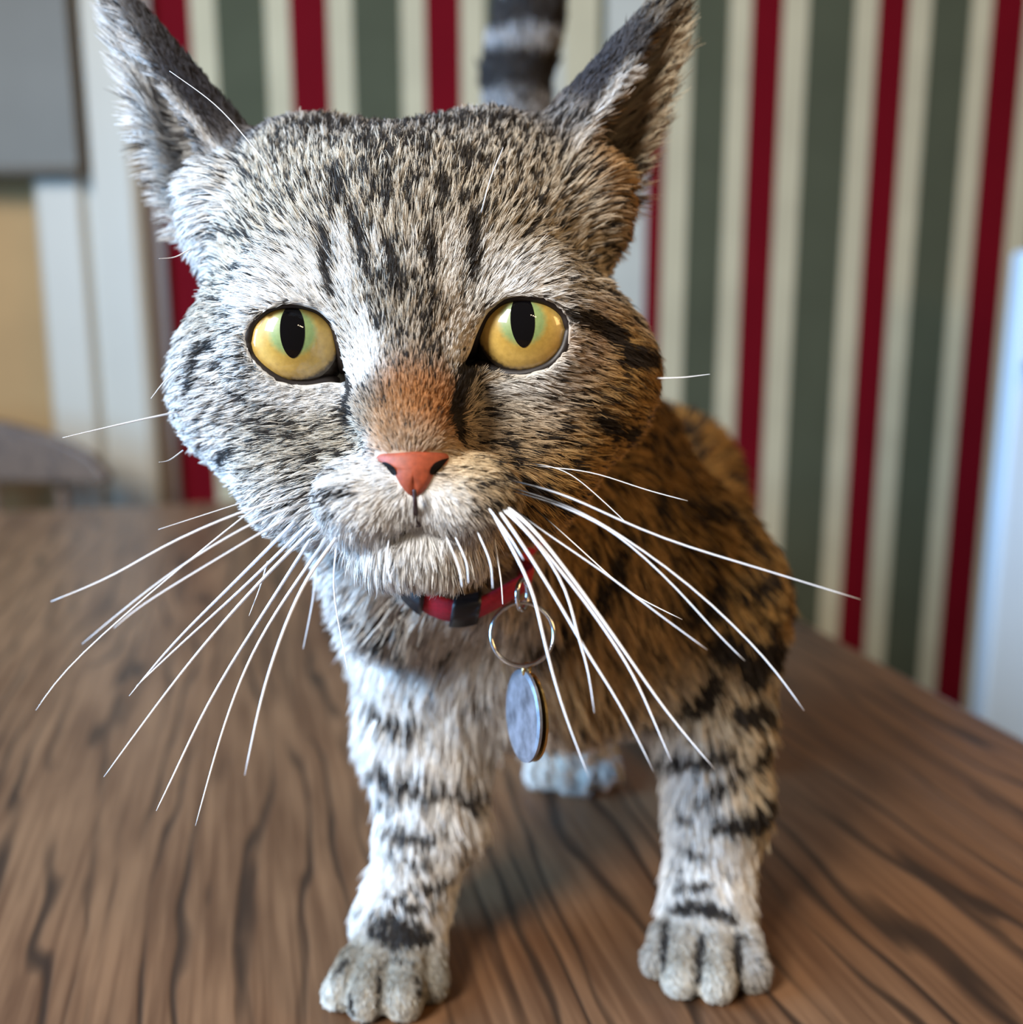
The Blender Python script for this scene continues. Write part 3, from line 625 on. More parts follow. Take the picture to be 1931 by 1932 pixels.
# ---- dark and light strokes laid on the skin: markings, plus some painted shade
DARK = [  # polyline in photograph coordinates, width px, strength
    ([(609, 425), (615, 490), (625, 552)], 17, 1), ([(663, 392), (686, 469), (700, 522)], 15, 1), ([(731, 268), (731, 386)], 15, .9), ([(733, 450), (742, 500), (757, 552)], 24, .85),
    ([(831, 352), (829, 398)], 12, .9), ([(808, 425), (812, 470), (816, 515)], 15, 1), ([(893, 402), (893, 460), (890, 520)], 19, 1), ([(634, 318), (641, 380)], 26, .85), ([(876, 285), (880, 318)], 22, .85),
    ([(686, 300), (690, 340)], 14, .8), ([(560, 238), (640, 236), (740, 234), (860, 230), (960, 220)], 34, .6), ([(690, 262), (700, 300)], 16, .7), ([(800, 262), (806, 300)], 16, .7), ([(700, 560), (715, 620)], 16, .6), ([(820, 560), (800, 640)], 16, .6), ([(780, 250), (800, 320)], 12, .7),
    ([(404, 650), (373, 660), (367, 692), (353, 745)], 20, .95), ([(662, 738), (650, 795)], 26, 1), ([(412, 872), (443, 843)], 18, .9), ([(466, 842), (516, 832)], 9, .8), ([(538, 905), (622, 896)], 8, .8), ([(618, 893), (626, 893)], 18, 1),
    ([(578, 866), (585, 862)], 14, .9), ([(591, 936), (665, 931)], 12, 1), ([(497, 966), (591, 937)], 7, .7), ([(604, 979), (634, 971)], 9, .9), ([(426, 742), (473, 757)], 10, .8), ([(450, 790), (560, 802)], 11, .6), ([(480, 815), (580, 822)], 9, .6),
    ([(345, 560), (360, 520), (370, 505)], 16, .6), ([(540, 855), (600, 838), (640, 815)], 9, .6),
    ([(1084, 596), (1125, 609), (1168, 636), (1190, 674), (1242, 684)], 33, 1), ([(880, 690), (866, 736)], 36, 1), ([(866, 736), (862, 790), (868, 825)], 46, 1), ([(645, 690), (664, 738)], 20, 1), ([(1128, 784), (1162, 811), (1200, 818)], 24, 1), ([(1058, 808), (1074, 806)], 17, .95), ([(962, 840), (972, 844)], 21, 1), ([(934, 876), (942, 880)], 19, 1), ([(966, 872), (976, 874)], 15, .9),  # strokes down the nose side: tear mark widened with painted shade
    ([(990, 879), (1092, 892)], 8, .8), ([(904, 921), (954, 907), (997, 916), (1044, 944), (1080, 962)], 14, 1), ([(887, 964), (929, 957), (975, 949)], 10, .9), ([(1000, 850), (1080, 835), (1130, 840)], 9, .6), ([(1060, 770), (1130, 755)], 10, .6),  # first two strokes: shade on the whisker bases painted into the coat
    ([(1205, 470), (1195, 500), (1215, 540)], 18, .8),
    ([(1246, 930), (1246, 1000)], 22, .9), ([(1178, 1020), (1155, 1100), (1130, 1135)], 26, 1), ([(1106, 1160), (1090, 1192), (1040, 1218), (995, 1246)], 18, .95), ([(1366, 1110), (1340, 1126)], 22, .9), ([(1459, 1098), (1408, 1136)], 24, .95), ([(1284, 1176), (1360, 1150)], 22, .9),
    ([(1348, 1216), (1392, 1226)], 38, 1), ([(1452, 1200), (1420, 1267), (1474, 1236)], 42, 1), ([(1350, 1278), (1327, 1329), (1292, 1353)], 28, 1), ([(1225, 1366), (1262, 1374)], 18, .9), ([(1392, 1355), (1447, 1348)], 26, 1), ([(1440, 1368), (1478, 1334)], 15, .9),
    ([(1418, 1446), (1474, 1411)], 19, 1), ([(1230, 1441), (1308, 1445), (1380, 1422)], 18, 1), ([(1380, 1470), (1413, 1453)], 15, .9), ([(1346, 1504), (1378, 1490)], 16, .9), ([(1281, 1540), (1304, 1557)], 12, .8), ([(1356, 1560), (1432, 1554), (1459, 1514)], 28, .95), ([(1310, 1520), (1340, 1512)], 9, .6),
    ([(1284, 1604), (1329, 1622)], 10, .8), ([(1274, 1636), (1284, 1662)], 8, .7), ([(1272, 1684), (1347, 1677)], 9, .8), ([(1268, 1718), (1327, 1714), (1386, 1738)], 15, .95), ([(1258, 1745), (1254, 1830)], 8, .9), ([(1326, 1765), (1318, 1852)], 9, .9), ([(1394, 1770), (1390, 1858)], 12, .95),  # last three strokes: shade between the toes painted dark
    ([(1300, 800), (1320, 860)], 18, .7), ([(1330, 960), (1360, 1000)], 20, .7), ([(1290, 1040), (1330, 1060)], 18, .7), ([(1410, 1010), (1430, 1050)], 16, .7), ([(1220, 880), (1230, 840)], 14, .6),
    ([(712, 1461), (753, 1485), (794, 1497), (840, 1497)], 23, 1), ([(847, 1494), (890, 1518), (918, 1503)], 22, 1), ([(718, 1528), (755, 1539)], 9, .8), ([(729, 1570), (800, 1591), (837, 1575)], 13, .95), ([(869, 1624), (888, 1617)], 11, .8), ([(730, 1617), (745, 1612)], 11, .7), ([(753, 1638), (810, 1634)], 9, .8),
    ([(756, 1690), (816, 1681), (852, 1654)], 12, .95), ([(729, 1696), (769, 1721), (822, 1720)], 10, .9), ([(702, 1757), (753, 1778), (812, 1772)], 18, 1), ([(707, 1729), (739, 1742), (797, 1756)], 10, .9), ([(633, 1843), (656, 1812)], 9, .8), ([(662, 1880), (667, 1918)], 8, .9), ([(716, 1838), (712, 1900)], 7, .8),  # last three strokes: toe gaps, their shade painted in
    ([(715, 1836), (738, 1812), (775, 1818)], 6, .6), ([(788, 1850), (790, 1885)], 9, .85),  # more toe gaps with painted crease shade
    ([(786, 990), (742, 1005), (690, 1004), (650, 992)], 6, .55), ([(786, 990), (830, 1000), (880, 994)], 6, .5),
    ([(640, 1146), (684, 1186), (734, 1220), (796, 1245), (850, 1237)], 15, .75), ([(880, 1322), (936, 1318)], 16, .6), ([(694, 1342), (734, 1366), (800, 1382)], 18, .9), ([(640, 1290), (690, 1300)], 10, .4)]
LIGHT = [([(748, 932), (735, 972)], 46, .95), ([(814, 948), (820, 976)], 38, .95), ([(735, 1035), (840, 1038)], 46, .9), ([(690, 950), (660, 985)], 30, .7), ([(490, 728), (530, 748), (580, 756), (640, 742)], 34, 1), ([(680, 580), (700, 650), (688, 705)], 34, 1), ([(430, 565), (500, 550), (590, 552)], 22, .9), ([(880, 575), (850, 640), (856, 695)], 28, .95), ([(900, 548), (965, 535), (1060, 552)], 20, .9),
         ([(640, 420), (648, 480), (655, 560)], 20, .9), ([(855, 420), (852, 480), (848, 540)], 26, .85), ([(700, 425), (725, 500)], 12, .6), ([(780, 440), (785, 500)], 12, .6), ([(920, 440), (935, 520)], 22, .7), ([(580, 470), (590, 540)], 20, .7),
         ([(225, 20), (330, 190), (438, 318)], 9, .9), ([(1274, 20), (1170, 150), (1083, 288)], 11, .9), ([(930, 735), (1000, 728), (1080, 690)], 26, .75), ([(1080, 610), (1110, 650)], 14, .7)]
def splat(strokes, field):
    for pts, w, st in strokes:
        acc = []
        for a, b in zip(pts[:-1], pts[1:]):
            n = max(2, int(math.hypot(b[0] - a[0], b[1] - a[1]) / 4))
            for i in range(n + 1): acc.append((a[0] + (b[0] - a[0]) * i / n, a[1] + (b[1] - a[1]) * i / n))
        m = len(acc)
        for i, (x, y) in enumerate(acc):
            h = hit(x, y)
            if h is None: continue
            z = (h[0] - CAM) @ AX_F; t = i / max(1, m - 1)
            if z > 0.275 and 1400 < y < 1790: w = max(w, 12)
            rad = w * (0.58 if z < 0.236 else 0.70 if z < 0.275 else 0.80) * z / F_PX * (0.65 + 0.35 * math.sin(math.pi * t)); R = rad * 1.5 + 0.0012
            c = h[0]
            sl, X, Y, Z = local(c - R, c + R)
            d = np.sqrt((X - c[0]) ** 2 + (Y - c[1]) ** 2 + (Z - c[2]) ** 2)
            field[sl] = np.maximum(field[sl], st * np.clip(1.0 - (d - rad * 0.75) / (rad * 0.55 + 0.0007), 0, 1))
FD = np.zeros_like(D); FL = np.zeros_like(D)
splat(DARK, FD); splat(LIGHT, FL)
# rings of the tail
for i in range(3, 24):
    c = TAIL[i]; ring = 0.5 + 0.5 * math.sin((c[2] - 0.20) * 2 * math.pi / 0.034)
    sl, X, Y, Z = local(c - 0.022, c + 0.022)
    d = np.abs(Z - c[2]) + 0 * X + 0 * Y
    FD[sl] = np.maximum(FD[sl], np.clip(1.4 - d / 0.006, 0, 1) * (1.0 if ring > 0.5 else 0))

def sample(field, q):
    idx = []; fr = []
    for g, ax in ((GX, 0), (GY, 1), (GZ, 2)):
        i = np.clip(np.searchsorted(g, q[:, ax]) - 1, 0, len(g) - 2); idx.append(i)
        fr.append(np.clip((q[:, ax] - g[i]) / (g[i + 1] - g[i]), 0, 1))
    out = 0
    for a in (0, 1):
        for b in (0, 1):
            for c in (0, 1):
                w = (fr[0] if a else 1 - fr[0]) * (fr[1] if b else 1 - fr[1]) * (fr[2] if c else 1 - fr[2])
                out = out + w * field[idx[0] + a, idx[1] + b, idx[2] + c]
    return out

# ---- the body object
cat = empty('cat', (0.02, 0.33, 0.0), 'grey brown tabby cat with yellow eyes standing on the wooden table', 'cat')
def skin_mat():
    m, nt, b = new_mat('cat_skin'); N = nt.nodes.new; L = nt.links.new
    at = N('ShaderNodeAttribute'); at.attribute_name = 'coat'
    L(at.outputs['Color'], b.inputs['Base Color']); b.inputs['Roughness'].default_value = 0.8; b.inputs['Specular IOR Level'].default_value = 0.1
    return m
body = mesh_obj('body', BV, BF, skin_mat(), cat)
vdark = sample(FD, BV); vlight = sample(FL, BV)
BLK = np.array((0.014, 0.012, 0.011))
skin = vC * (1 - 0.75 * vT[:, None]) * 0.8
skin = skin * (1 - vlight[:, None]) + np.array(WH) * 0.8 * vlight[:, None]
skin = skin * (1 - vdark[:, None]) + BLK * vdark[:, None]
ca = body.data.attributes.new('coat', 'FLOAT_COLOR', 'POINT')
ca.data.foreach_set('color', np.hstack([skin, np.ones((len(skin), 1))]).astype(np.float32).ravel())

# ---- fur
NOSE = [(702, 862), (712, 854), (740, 852), (780, 849), (818, 850), (846, 852), (854, 860), (846, 876), (826, 888), (818, 905), (806, 926), (788, 942), (776, 942), (758, 924), (744, 900), (738, 886), (716, 876)]
COLLAR_PX = [(742, 1060, .2565), (760, 1094, .2480), (800, 1132, .2440), (850, 1152, .2425), (900, 1148, .2430), (955, 1120, .2450), (1005, 1086, .2480), (1035, 1040, .2540)]
def make_fur(n_total):
    A4 = BV[BF]
    area = 0.5 * np.linalg.norm(np.cross(A4[:, 2] - A4[:, 0], A4[:, 3] - A4[:, 1]), axis=1)
    fc = A4.mean(1); px, py, z = project(fc)
    dens = np.clip(0.26 / z, 0.35, 1.35) ** 2.2
    fnm = fn_ / (np.linalg.norm(fn_, axis=1)[:, None] + 1e-12)
    vd = CAM - fc; vd /= np.linalg.norm(vd, axis=1)[:, None]
    facing = (fnm * vd).sum(1)
    dens = dens * np.where(facing > -0.25, 1.0, 0.35)
    ln = vL[BF].mean(1); dens = dens * np.clip(0.005 / ln, 0.55, 1.9)
    dens[(fc[:, 2] < 0.0015)] = 0
    for e in EYES:
        rr = np.linalg.norm(fc - e['c'], axis=1)
        ps = poly_sdf(px, py, e['out'])
        dens[(rr < 0.021) & (ps < 5)] = 0
    ps = poly_sdf(px, py, NOSE); dens[(z < 0.206) & (ps < -2)] = 0
    w = area * dens; cdf = np.cumsum(w); cdf /= cdf[-1]
    fi = np.searchsorted(cdf, RNG.random(n_total)); u = RNG.random((n_total, 1)); v_ = RNG.random((n_total, 1))
    q = BF[fi]
    def mix(F):
        F = F if F.ndim > 1 else F[:, None]
        return (F[q[:, 0]] * (1 - u) + F[q[:, 1]] * u) * (1 - v_) + (F[q[:, 3]] * (1 - u) + F[q[:, 2]] * u) * v_
    p = mix(BV); n = mix(VN); n /= np.linalg.norm(n, axis=1)[:, None]
    fl = mix(vF); fl -= n * (fl * n).sum(1)[:, None]; fl /= np.linalg.norm(fl, axis=1)[:, None] + 1e-9
    L = mix(vL)[:, 0]; L = L * np.interp(L, [0.004, 0.009], [0.85, 1.05]) * RNG.uniform(0.6, 1.2, n_total)
    # hairs near the collar lie short
    for (x, y, zz) in catmull(COLLAR_PX, 24):
        d = np.linalg.norm(p - P(x, y, zz + 0.004), axis=1); L = np.where(d < 0.0065, L * np.clip(d / 0.0065, 0.25, 1), L)
    # hairs at the eyelids lie short
    for e in EYES:
        px, py, z = project(p); d = poly_sdf(px, py, e['out']); rr = np.linalg.norm(p - e['c'], axis=1)
        L = np.where((rr < 0.03), L * np.clip(0.45 + d / 60.0, 0.45, 1), L)
    # clumps
    ncl = n_total // 7
    lead = RNG.choice(n_total, ncl, replace=False)
    from mathutils.kdtree import KDTree
    kd = KDTree(ncl)
    for i, k in enumerate(lead): kd.insert(p[k], i)
    kd.balance(); find = kd.find
    cl = np.fromiter((find(x)[1] for x in p.tolist()), np.int64, n_total)
    same = (n * n[lead[cl]]).sum(1) > 0.6
    crand = RNG.random(ncl)[cl]; cjit = RNG.normal(0, 0.10, (ncl, 3))[cl]
    lift = (0.17 + 0.30 * np.clip((0.0045 - L) / 0.0030, 0, 1) + 0.10 * crand + RNG.normal(0, 0.05, n_total))[:, None]
    earin = ((p[:, 2] > 0.217) & (p[:, 0] < -0.066) & (n[:, 0] < -0.25)) | ((p[:, 2] > 0.220) & (p[:, 0] > 0.012) & (p[:, 1] < 0.32) & (n[:, 0] > 0.25))
    lift = lift + np.where(earin, 0.75, 0.0)[:, None]
    d0 = fl + n * lift * 1.6 + cjit + RNG.normal(0, 0.06, (n_total, 3)); d0 /= np.linalg.norm(d0, axis=1)[:, None]
    d1 = fl + n * lift * 0.35 + cjit * 1.3 + np.array([0, 0, -0.10]) + RNG.normal(0, 0.08, (n_total, 3)); d1 /= np.linalg.norm(d1, axis=1)[:, None]
    NP = 4
    pts = np.zeros((n_total, NP, 3)); pts[:, 0] = p - n * 0.0001
    for k in range(1, NP):
        t = k / (NP - 1); d = d0 * (1 - t) + d1 * t; d /= np.linalg.norm(d, axis=1)[:, None]
        pts[:, k] = pts[:, k - 1] + d * (L / (NP - 1))[:, None]
    for k in range(1, NP):
        wgt = np.where(same, 0.35 * (k / (NP - 1)) ** 1.3, 0)[:, None]
        tgt = pts[lead[cl], k] if k < NP else 0
        pts[:, k] = pts[:, k] * (1 - wgt) + tgt * wgt
    pts[:, :, 2] = np.maximum(pts[:, :, 2], 0.0008)
    mid = p + fl * (L * 0.6)[:, None] + RNG.normal(0, 0.00025, (n_total, 3))
    # colours
    base = mix(vC); tick = mix(vT)[:, 0]
    fd = sample(FD, mid); flt = sample(FL, mid)
    r1 = RNG.random(n_total)
    base = base * (1 - flt[:, None]) + np.array(WH) * flt[:, None]; tick = tick * (1 - 0.85 * flt)
    sel = 0.65 * crand + 0.35 * r1
    cdfx = np.sort(sel); rank = np.searchsorted(cdfx, sel) / n_total
    dark = (rank < tick) | (RNG.random(n_total) < np.clip(fd * 1.4 - 0.12, 0, 1))
    bright = RNG.uniform(0.72, 1.18, n_total) * (0.85 + 0.3 * RNG.random(ncl)[cl])
    col = base * bright[:, None]
    dcol = np.array((0.016, 0.013, 0.012)) * RNG.uniform(0.4, 1.8, n_total)[:, None] + base * 0.02
    col = np.where(dark[:, None], dcol, np.clip(col, 0, 0.92))
    # agouti: light hairs carry a darker root
    rootdark = np.where(dark, 1.0, 1 - 0.45 * np.clip(tick * 2, 0, 1))
    C = np.ones((n_total, NP, 4), np.float32)
    for k in range(NP):
        t = k / (NP - 1); C[:, k, :3] = col * (rootdark * (1 - t) + t)[:, None]
    zz = (p - CAM) @ AX_F
    rad = (0.000070 + 0.00004 * RNG.random(n_total)) * np.clip(L / 0.006, 0.75, 1.25) * np.clip(zz / 0.24, 0.9, 2.0)
    Rr = rad[:, None] * np.array([1.0, 0.95, 0.72, 0.18])[None]
    hc = bpy.data.hair_curves.new('fur'); hc.add_curves([NP] * n_total)
    hc.attributes['position'].data.foreach_set('vector', pts.astype(np.float32).ravel())
    ra = hc.attributes.get('radius') or hc.attributes.new('radius', 'FLOAT', 'POINT'); ra.data.foreach_set('value', Rr.astype(np.float32).ravel())
    co = hc.attributes.new('hair_color', 'FLOAT_COLOR', 'POINT'); co.data.foreach_set('color', C.ravel())
    m, nt, b = new_mat('cat_fur')
    at = nt.nodes.new('ShaderNodeAttribute'); at.attribute_name = 'hair_color'
    nt.links.new(at.outputs['Color'], b.inputs['Base Color']); b.inputs['Roughness'].default_value = 0.55
    b.inputs['Specular IOR Level'].default_value = 0.14
    hc.materials.append(m)
    o = bpy.data.objects.new('fur', hc); link(o, cat, kind='stuff'); o.location = -Vector(cat.location)
    return o
make_fur(430000)

# ---- eyes
def iris_mat(axis_c, outer, mid, inner):
    m, nt, b = new_mat('iris'); N = nt.nodes.new; L = nt.links.new
    tc = N('ShaderNodeTexCoord'); sep = N('ShaderNodeSeparateXYZ'); L(tc.outputs['Object'], sep.inputs[0])
    x2 = N('ShaderNodeMath'); x2.operation = 'MULTIPLY'; L(sep.outputs['X'], x2.inputs[0]); L(sep.outputs['X'], x2.inputs[1])
    yo = N('ShaderNodeMath'); yo.operation = 'SUBTRACT'; L(sep.outputs['Y'], yo.inputs[0]); yo.inputs[1].default_value = 0.001
    y2 = N('ShaderNodeMath'); y2.operation = 'MULTIPLY'; L(yo.outputs[0], y2.inputs[0]); L(yo.outputs[0], y2.inputs[1])
    ad = N('ShaderNodeMath'); ad.operation = 'ADD'; L(x2.outputs[0], ad.inputs[0]); L(y2.outputs[0], ad.inputs[1])
    sq = N('ShaderNodeMath'); sq.operation = 'SQRT'; L(ad.outputs[0], sq.inputs[0])
    # radial fibres
    an = N('ShaderNodeMath'); an.operation = 'ARCTAN2'; L(sep.outputs['Y'], an.inputs[0]); L(sep.outputs['X'], an.inputs[1])
    cb = N('ShaderNodeCombineXYZ'); L(an.outputs[0], cb.inputs[0])
    sc = N('ShaderNodeMath'); sc.operation = 'MULTIPLY'; sc.inputs[1].default_value = 120; L(sq.outputs[0], sc.inputs[0]); L(sc.outputs[0], cb.inputs[1])
    nz = N('ShaderNodeTexNoise'); nz.inputs['Scale'].default_value = 9; nz.inputs['Detail'].default_value = 5; L(cb.outputs[0], nz.inputs['Vector'])
    k = N('ShaderNodeMath'); k.operation = 'MULTIPLY_ADD'; k.inputs[1].default_value = 0.0010; L(nz.outputs['Fac'], k.inputs[0]); L(sq.outputs[0], k.inputs[2])
    sc2 = N('ShaderNodeMath'); sc2.operation = 'MULTIPLY'; sc2.inputs[1].default_value = 1 / 0.0106; L(k.outputs[0], sc2.inputs[0])
    rp = N('ShaderNodeValToRGB'); e = rp.color_ramp.elements
    e[0].position = 0.0; e[0].color = (*inner, 1); e[1].position = 1.0; e[1].color = (0.02, 0.012, 0.006, 1)
    for p_, c in ((0.45, inner), (0.58, mid), (0.80, outer), (0.93, tuple(q * 0.75 for q in outer))):
        q = e.new(p_); q.color = (*c, 1)
    L(sc2.outputs[0], rp.inputs['Fac'])
    n2 = N('ShaderNodeTexNoise'); n2.inputs['Scale'].default_value = 900; n2.inputs['Detail'].default_value = 3; L(tc.outputs['Object'], n2.inputs['Vector'])
    r2 = N('ShaderNodeValToRGB'); r2.color_ramp.elements[0].color = (.72, .70, .66, 1); r2.color_ramp.elements[1].color = (1.2, 1.2, 1.2, 1); L(n2.outputs['Fac'], r2.inputs['Fac'])
    mx = N('ShaderNodeMixRGB'); mx.blend_type = 'MULTIPLY'; mx.inputs['Fac'].default_value = 1; L(rp.outputs['Color'], mx.inputs['Color1']); L(r2.outputs['Color'], mx.inputs['Color2'])
    L(mx.outputs['Color'], b.inputs['Base Color'])
    b.inputs['Roughness'].default_value = 0.4; b.inputs['Coat Weight'].default_value = 1.0; b.inputs['Coat Roughness'].default_value = 0.015; b.inputs['Coat IOR'].default_value = 1.45
    return m
wet_black = plain('wet_black', (0.002, 0.002, 0.003), 0.6, coat=1.0, spec=0.0)
lid_m = plain('dark_eyelid_skin', (0.016, 0.011, 0.010), 0.5, coat=0.0)
sclera = plain('dark_sclera', (0.008, 0.005, 0.004), 0.5, coat=0.6, spec=0.0)
iris_m = iris_mat(0, (0.63, 0.42, 0.11), (0.48, 0.31, 0.06), (0.24, 0.34, 0.13))
def cap_mesh(rad, half_w, half_h, dy, nr=14, na=56):
    """an elliptic cap of the sphere of radius rad round local +Z"""
    V = [(0, dy, math.sqrt(rad * rad - dy * dy))]; F = []
    for i in range(1, nr + 1):
        for j in range(na):
            a = 2 * math.pi * j / na
            cx = half_w * i / nr * math.cos(a); cyy = dy + half_h * i / nr * math.sin(a)
            if half_w < 0.5 * half_h: cx *= (1 - 0.10 * abs(math.sin(a)) ** 4)
            V.append((cx, cyy, math.sqrt(max(1e-9, rad * rad - cx * cx - cyy * cyy))))
    for j in range(na): F.append((0, 1 + j, 1 + (j + 1) % na))
    for i in range(nr - 1):
        for j in range(na):
            a = 1 + i * na + j; b = 1 + i * na + (j + 1) % na; F.append((a, a + na, b + na, b))
    return V, F
def sphere_vf(r, nu=40, nv=24):
    V = [(0, 0, r)]; F = []
    for i in range(1, nv):
        t = math.pi * i / nv
        for j in range(nu):
            a = 2 * math.pi * j / nu; V.append((r * math.sin(t) * math.cos(a), r * math.sin(t) * math.sin(a), r * math.cos(t)))
    V.append((0, 0, -r)); n = len(V)
    for j in range(nu): F.append((0, 1 + j, 1 + (j + 1) % nu)); F.append((n - 1, n - 1 - nu + (j + 1) % nu, n - 1 - nu + j))
    for i in range(nv - 2):
        for j in range(nu):
            a = 1 + i * nu + j; b = 1 + i * nu + (j + 1) % nu; F.append((a, a + nu, b + nu, b))
    return V, F
for e in EYES:
    c = e['c']
    # aim the eye so that its iris shows where the photograph has it
    d = ray(*e['iris']); oc = CAM - c; b_ = oc @ d; disc = b_ * b_ - (oc @ oc - EYE_R ** 2)
    hitp = CAM + d * (-b_ - math.sqrt(max(disc, 0))); zax = (hitp - c) / np.linalg.norm(hitp - c)
    up = AX_U * math.cos(e['tilt']) + AX_R * math.sin(e['tilt']) * -1
    yax = up - zax * (up @ zax); yax /= np.linalg.norm(yax); xax = np.cross(yax, zax)
    from mathutils import Matrix
    M = Matrix(((xax[0], yax[0], zax[0], c[0] - cat.location[0]), (xax[1], yax[1], zax[1], c[1] - cat.location[1]), (xax[2], yax[2], zax[2], c[2] - cat.location[2]), (0, 0, 0, 1)))
    v, f = sphere_vf(EYE_R)
    eo = mesh_obj('eye', v, f, sclera, cat); eo.location = (0, 0, 0); eo.matrix_local = M
    v, f = cap_mesh(EYE_R + 0.00008, 0.0099, 0.0099, 0.0); mesh_obj('iris', v, f, iris_m, eo)
    v, f = cap_mesh(EYE_R + 0.00016, 0.0026, 0.0058, 0.0012); mesh_obj('pupil', v, f, wet_black, eo)
    # rim of the lids, lying on the eyeball
    pts = []
    cl = catmull(e['out'] + [e['out'][0]], 72)[:-1]
    ez = float((c - CAM) @ AX_F); Rr = EYE_R + 0.0003
    for (x, y) in cl:
        d = ray(x, y); oc = CAM - c; b_ = oc @ d; disc = b_ * b_ - (oc @ oc - Rr ** 2)
        t = -b_ - math.sqrt(max(disc, 0.0)); pts.append(CAM + d * t)
    inner = np.array([abs(i - 8 / 14 * 72) for i in range(72)])
    rr = 0.00110 + 0.0007 * np.exp(-(inner / 8.0) ** 2)
    v, f = tube_vf(np.array(pts), rr, 8, closed=True)
    Mi = np.array((M).inverted()); W = np.array(v) - np.array(cat.location)
    W = W @ Mi[:3, :3].T + Mi[:3, 3]
    mesh_obj('eyelid', W, f, lid_m, eo)

# ---- nose
nose_m = plain('brick_red_nose_leather', (0.30, 0.058, 0.022), 0.6, coat=0.0, noise=0.22, scale=900)
def surf(x, y, off, zmin=0.0):
    h = hit(x, y); z = float((h[0] - CAM) @ AX_F) if h is not None else 0.2
    return P(x, y, max(z - off, zmin))
cen = (779, 886); ring = catmull(NOSE + [NOSE[0]], 64)[:-1]
Vn = []; Fn = []; nrg = 9
for i in range(nrg + 1):
    t = max(1 - i / nrg, 0.05)
    for (x, y) in ring:
        px, py = cen[0] + (x - cen[0]) * t, cen[1] + (y - cen[1]) * t
        off = 0.0002 + 0.0011 * math.sqrt(max(0, 1 - t * t)) if t < 1 else -0.0012
        if 0.3 < t < 1 and py > 905: off *= 1.0 - 0.5 * max(0, 1 - abs(px - 782) / 7.0)
        Vn.append(surf(px, py, off))
m_ = len(ring)
for i in range(nrg):
    for j in range(m_):
        a = i * m_ + j; b = i * m_ + (j + 1) % m_; Fn.append((a, b, b + m_, a + m_))
Vn = smooth_mesh(np.array(Vn), np.array(Fn), 3, 0.4); Fn.append(tuple(nrg * m_ + j for j in range(m_)))
nose = mesh_obj('nose', Vn, Fn, nose_m, cat)
NBV = BVHTree.FromPolygons(Vn.tolist(), Fn)
def patch(name, poly, mat, parent, off, bulge=0.0):
    c = np.mean(poly, 0); ring = catmull(list(poly) + [poly[0]], 28)[:-1]; V = []; F = []; nr = 4; m = len(ring)
    for i in range(nr + 1):
        t = 1 - i / nr
        for (x, y) in ring:
            px, py = c + (np.array((x, y)) - c) * t
            d = ray(px, py); zs = []
            for bb in (NBV, BVH):
                r = bb.ray_cast(Vector(CAM), Vector(d))
                if r[0] is not None: zs.append(float((np.array(r[0]) - CAM) @ AX_F))
            V.append(P(px, py, (min(zs) if zs else 0.2) - off - bulge * (1 - t * t)))
    for i in range(nr):
        for j in range(m):
            a = i * m + j; b = i * m + (j + 1) % m; F.append((a, b, b + m, a + m))
    return mesh_obj(name, V, F, mat, parent)
black_m = plain('nostril_black', (0.006, 0.004, 0.004), 0.7, spec=0.1)
patch('nostril', [(716, 874), (728, 872), (742, 880), (748, 893), (741, 896), (730, 884)], black_m, nose, 0.0003)
patch('nostril', [(848, 864), (832, 868), (818, 876), (811, 890), (818, 896), (830, 886)], black_m, nose, 0.0003)
# dark cleft below the nose
lip = plain('dark_lip_line', (0.035, 0.012, 0.012), 0.6)
q = [surf(x, y, 0.0023) for (x, y) in ((782, 924), (783, 934), (784, 950), (786, 975), (790, 992))]
v, f = tube_vf(catmull(q, 16), np.linspace(0.0004, 0.0006, 16), 6); mesh_obj('lip_cleft', v, f, lip, cat)

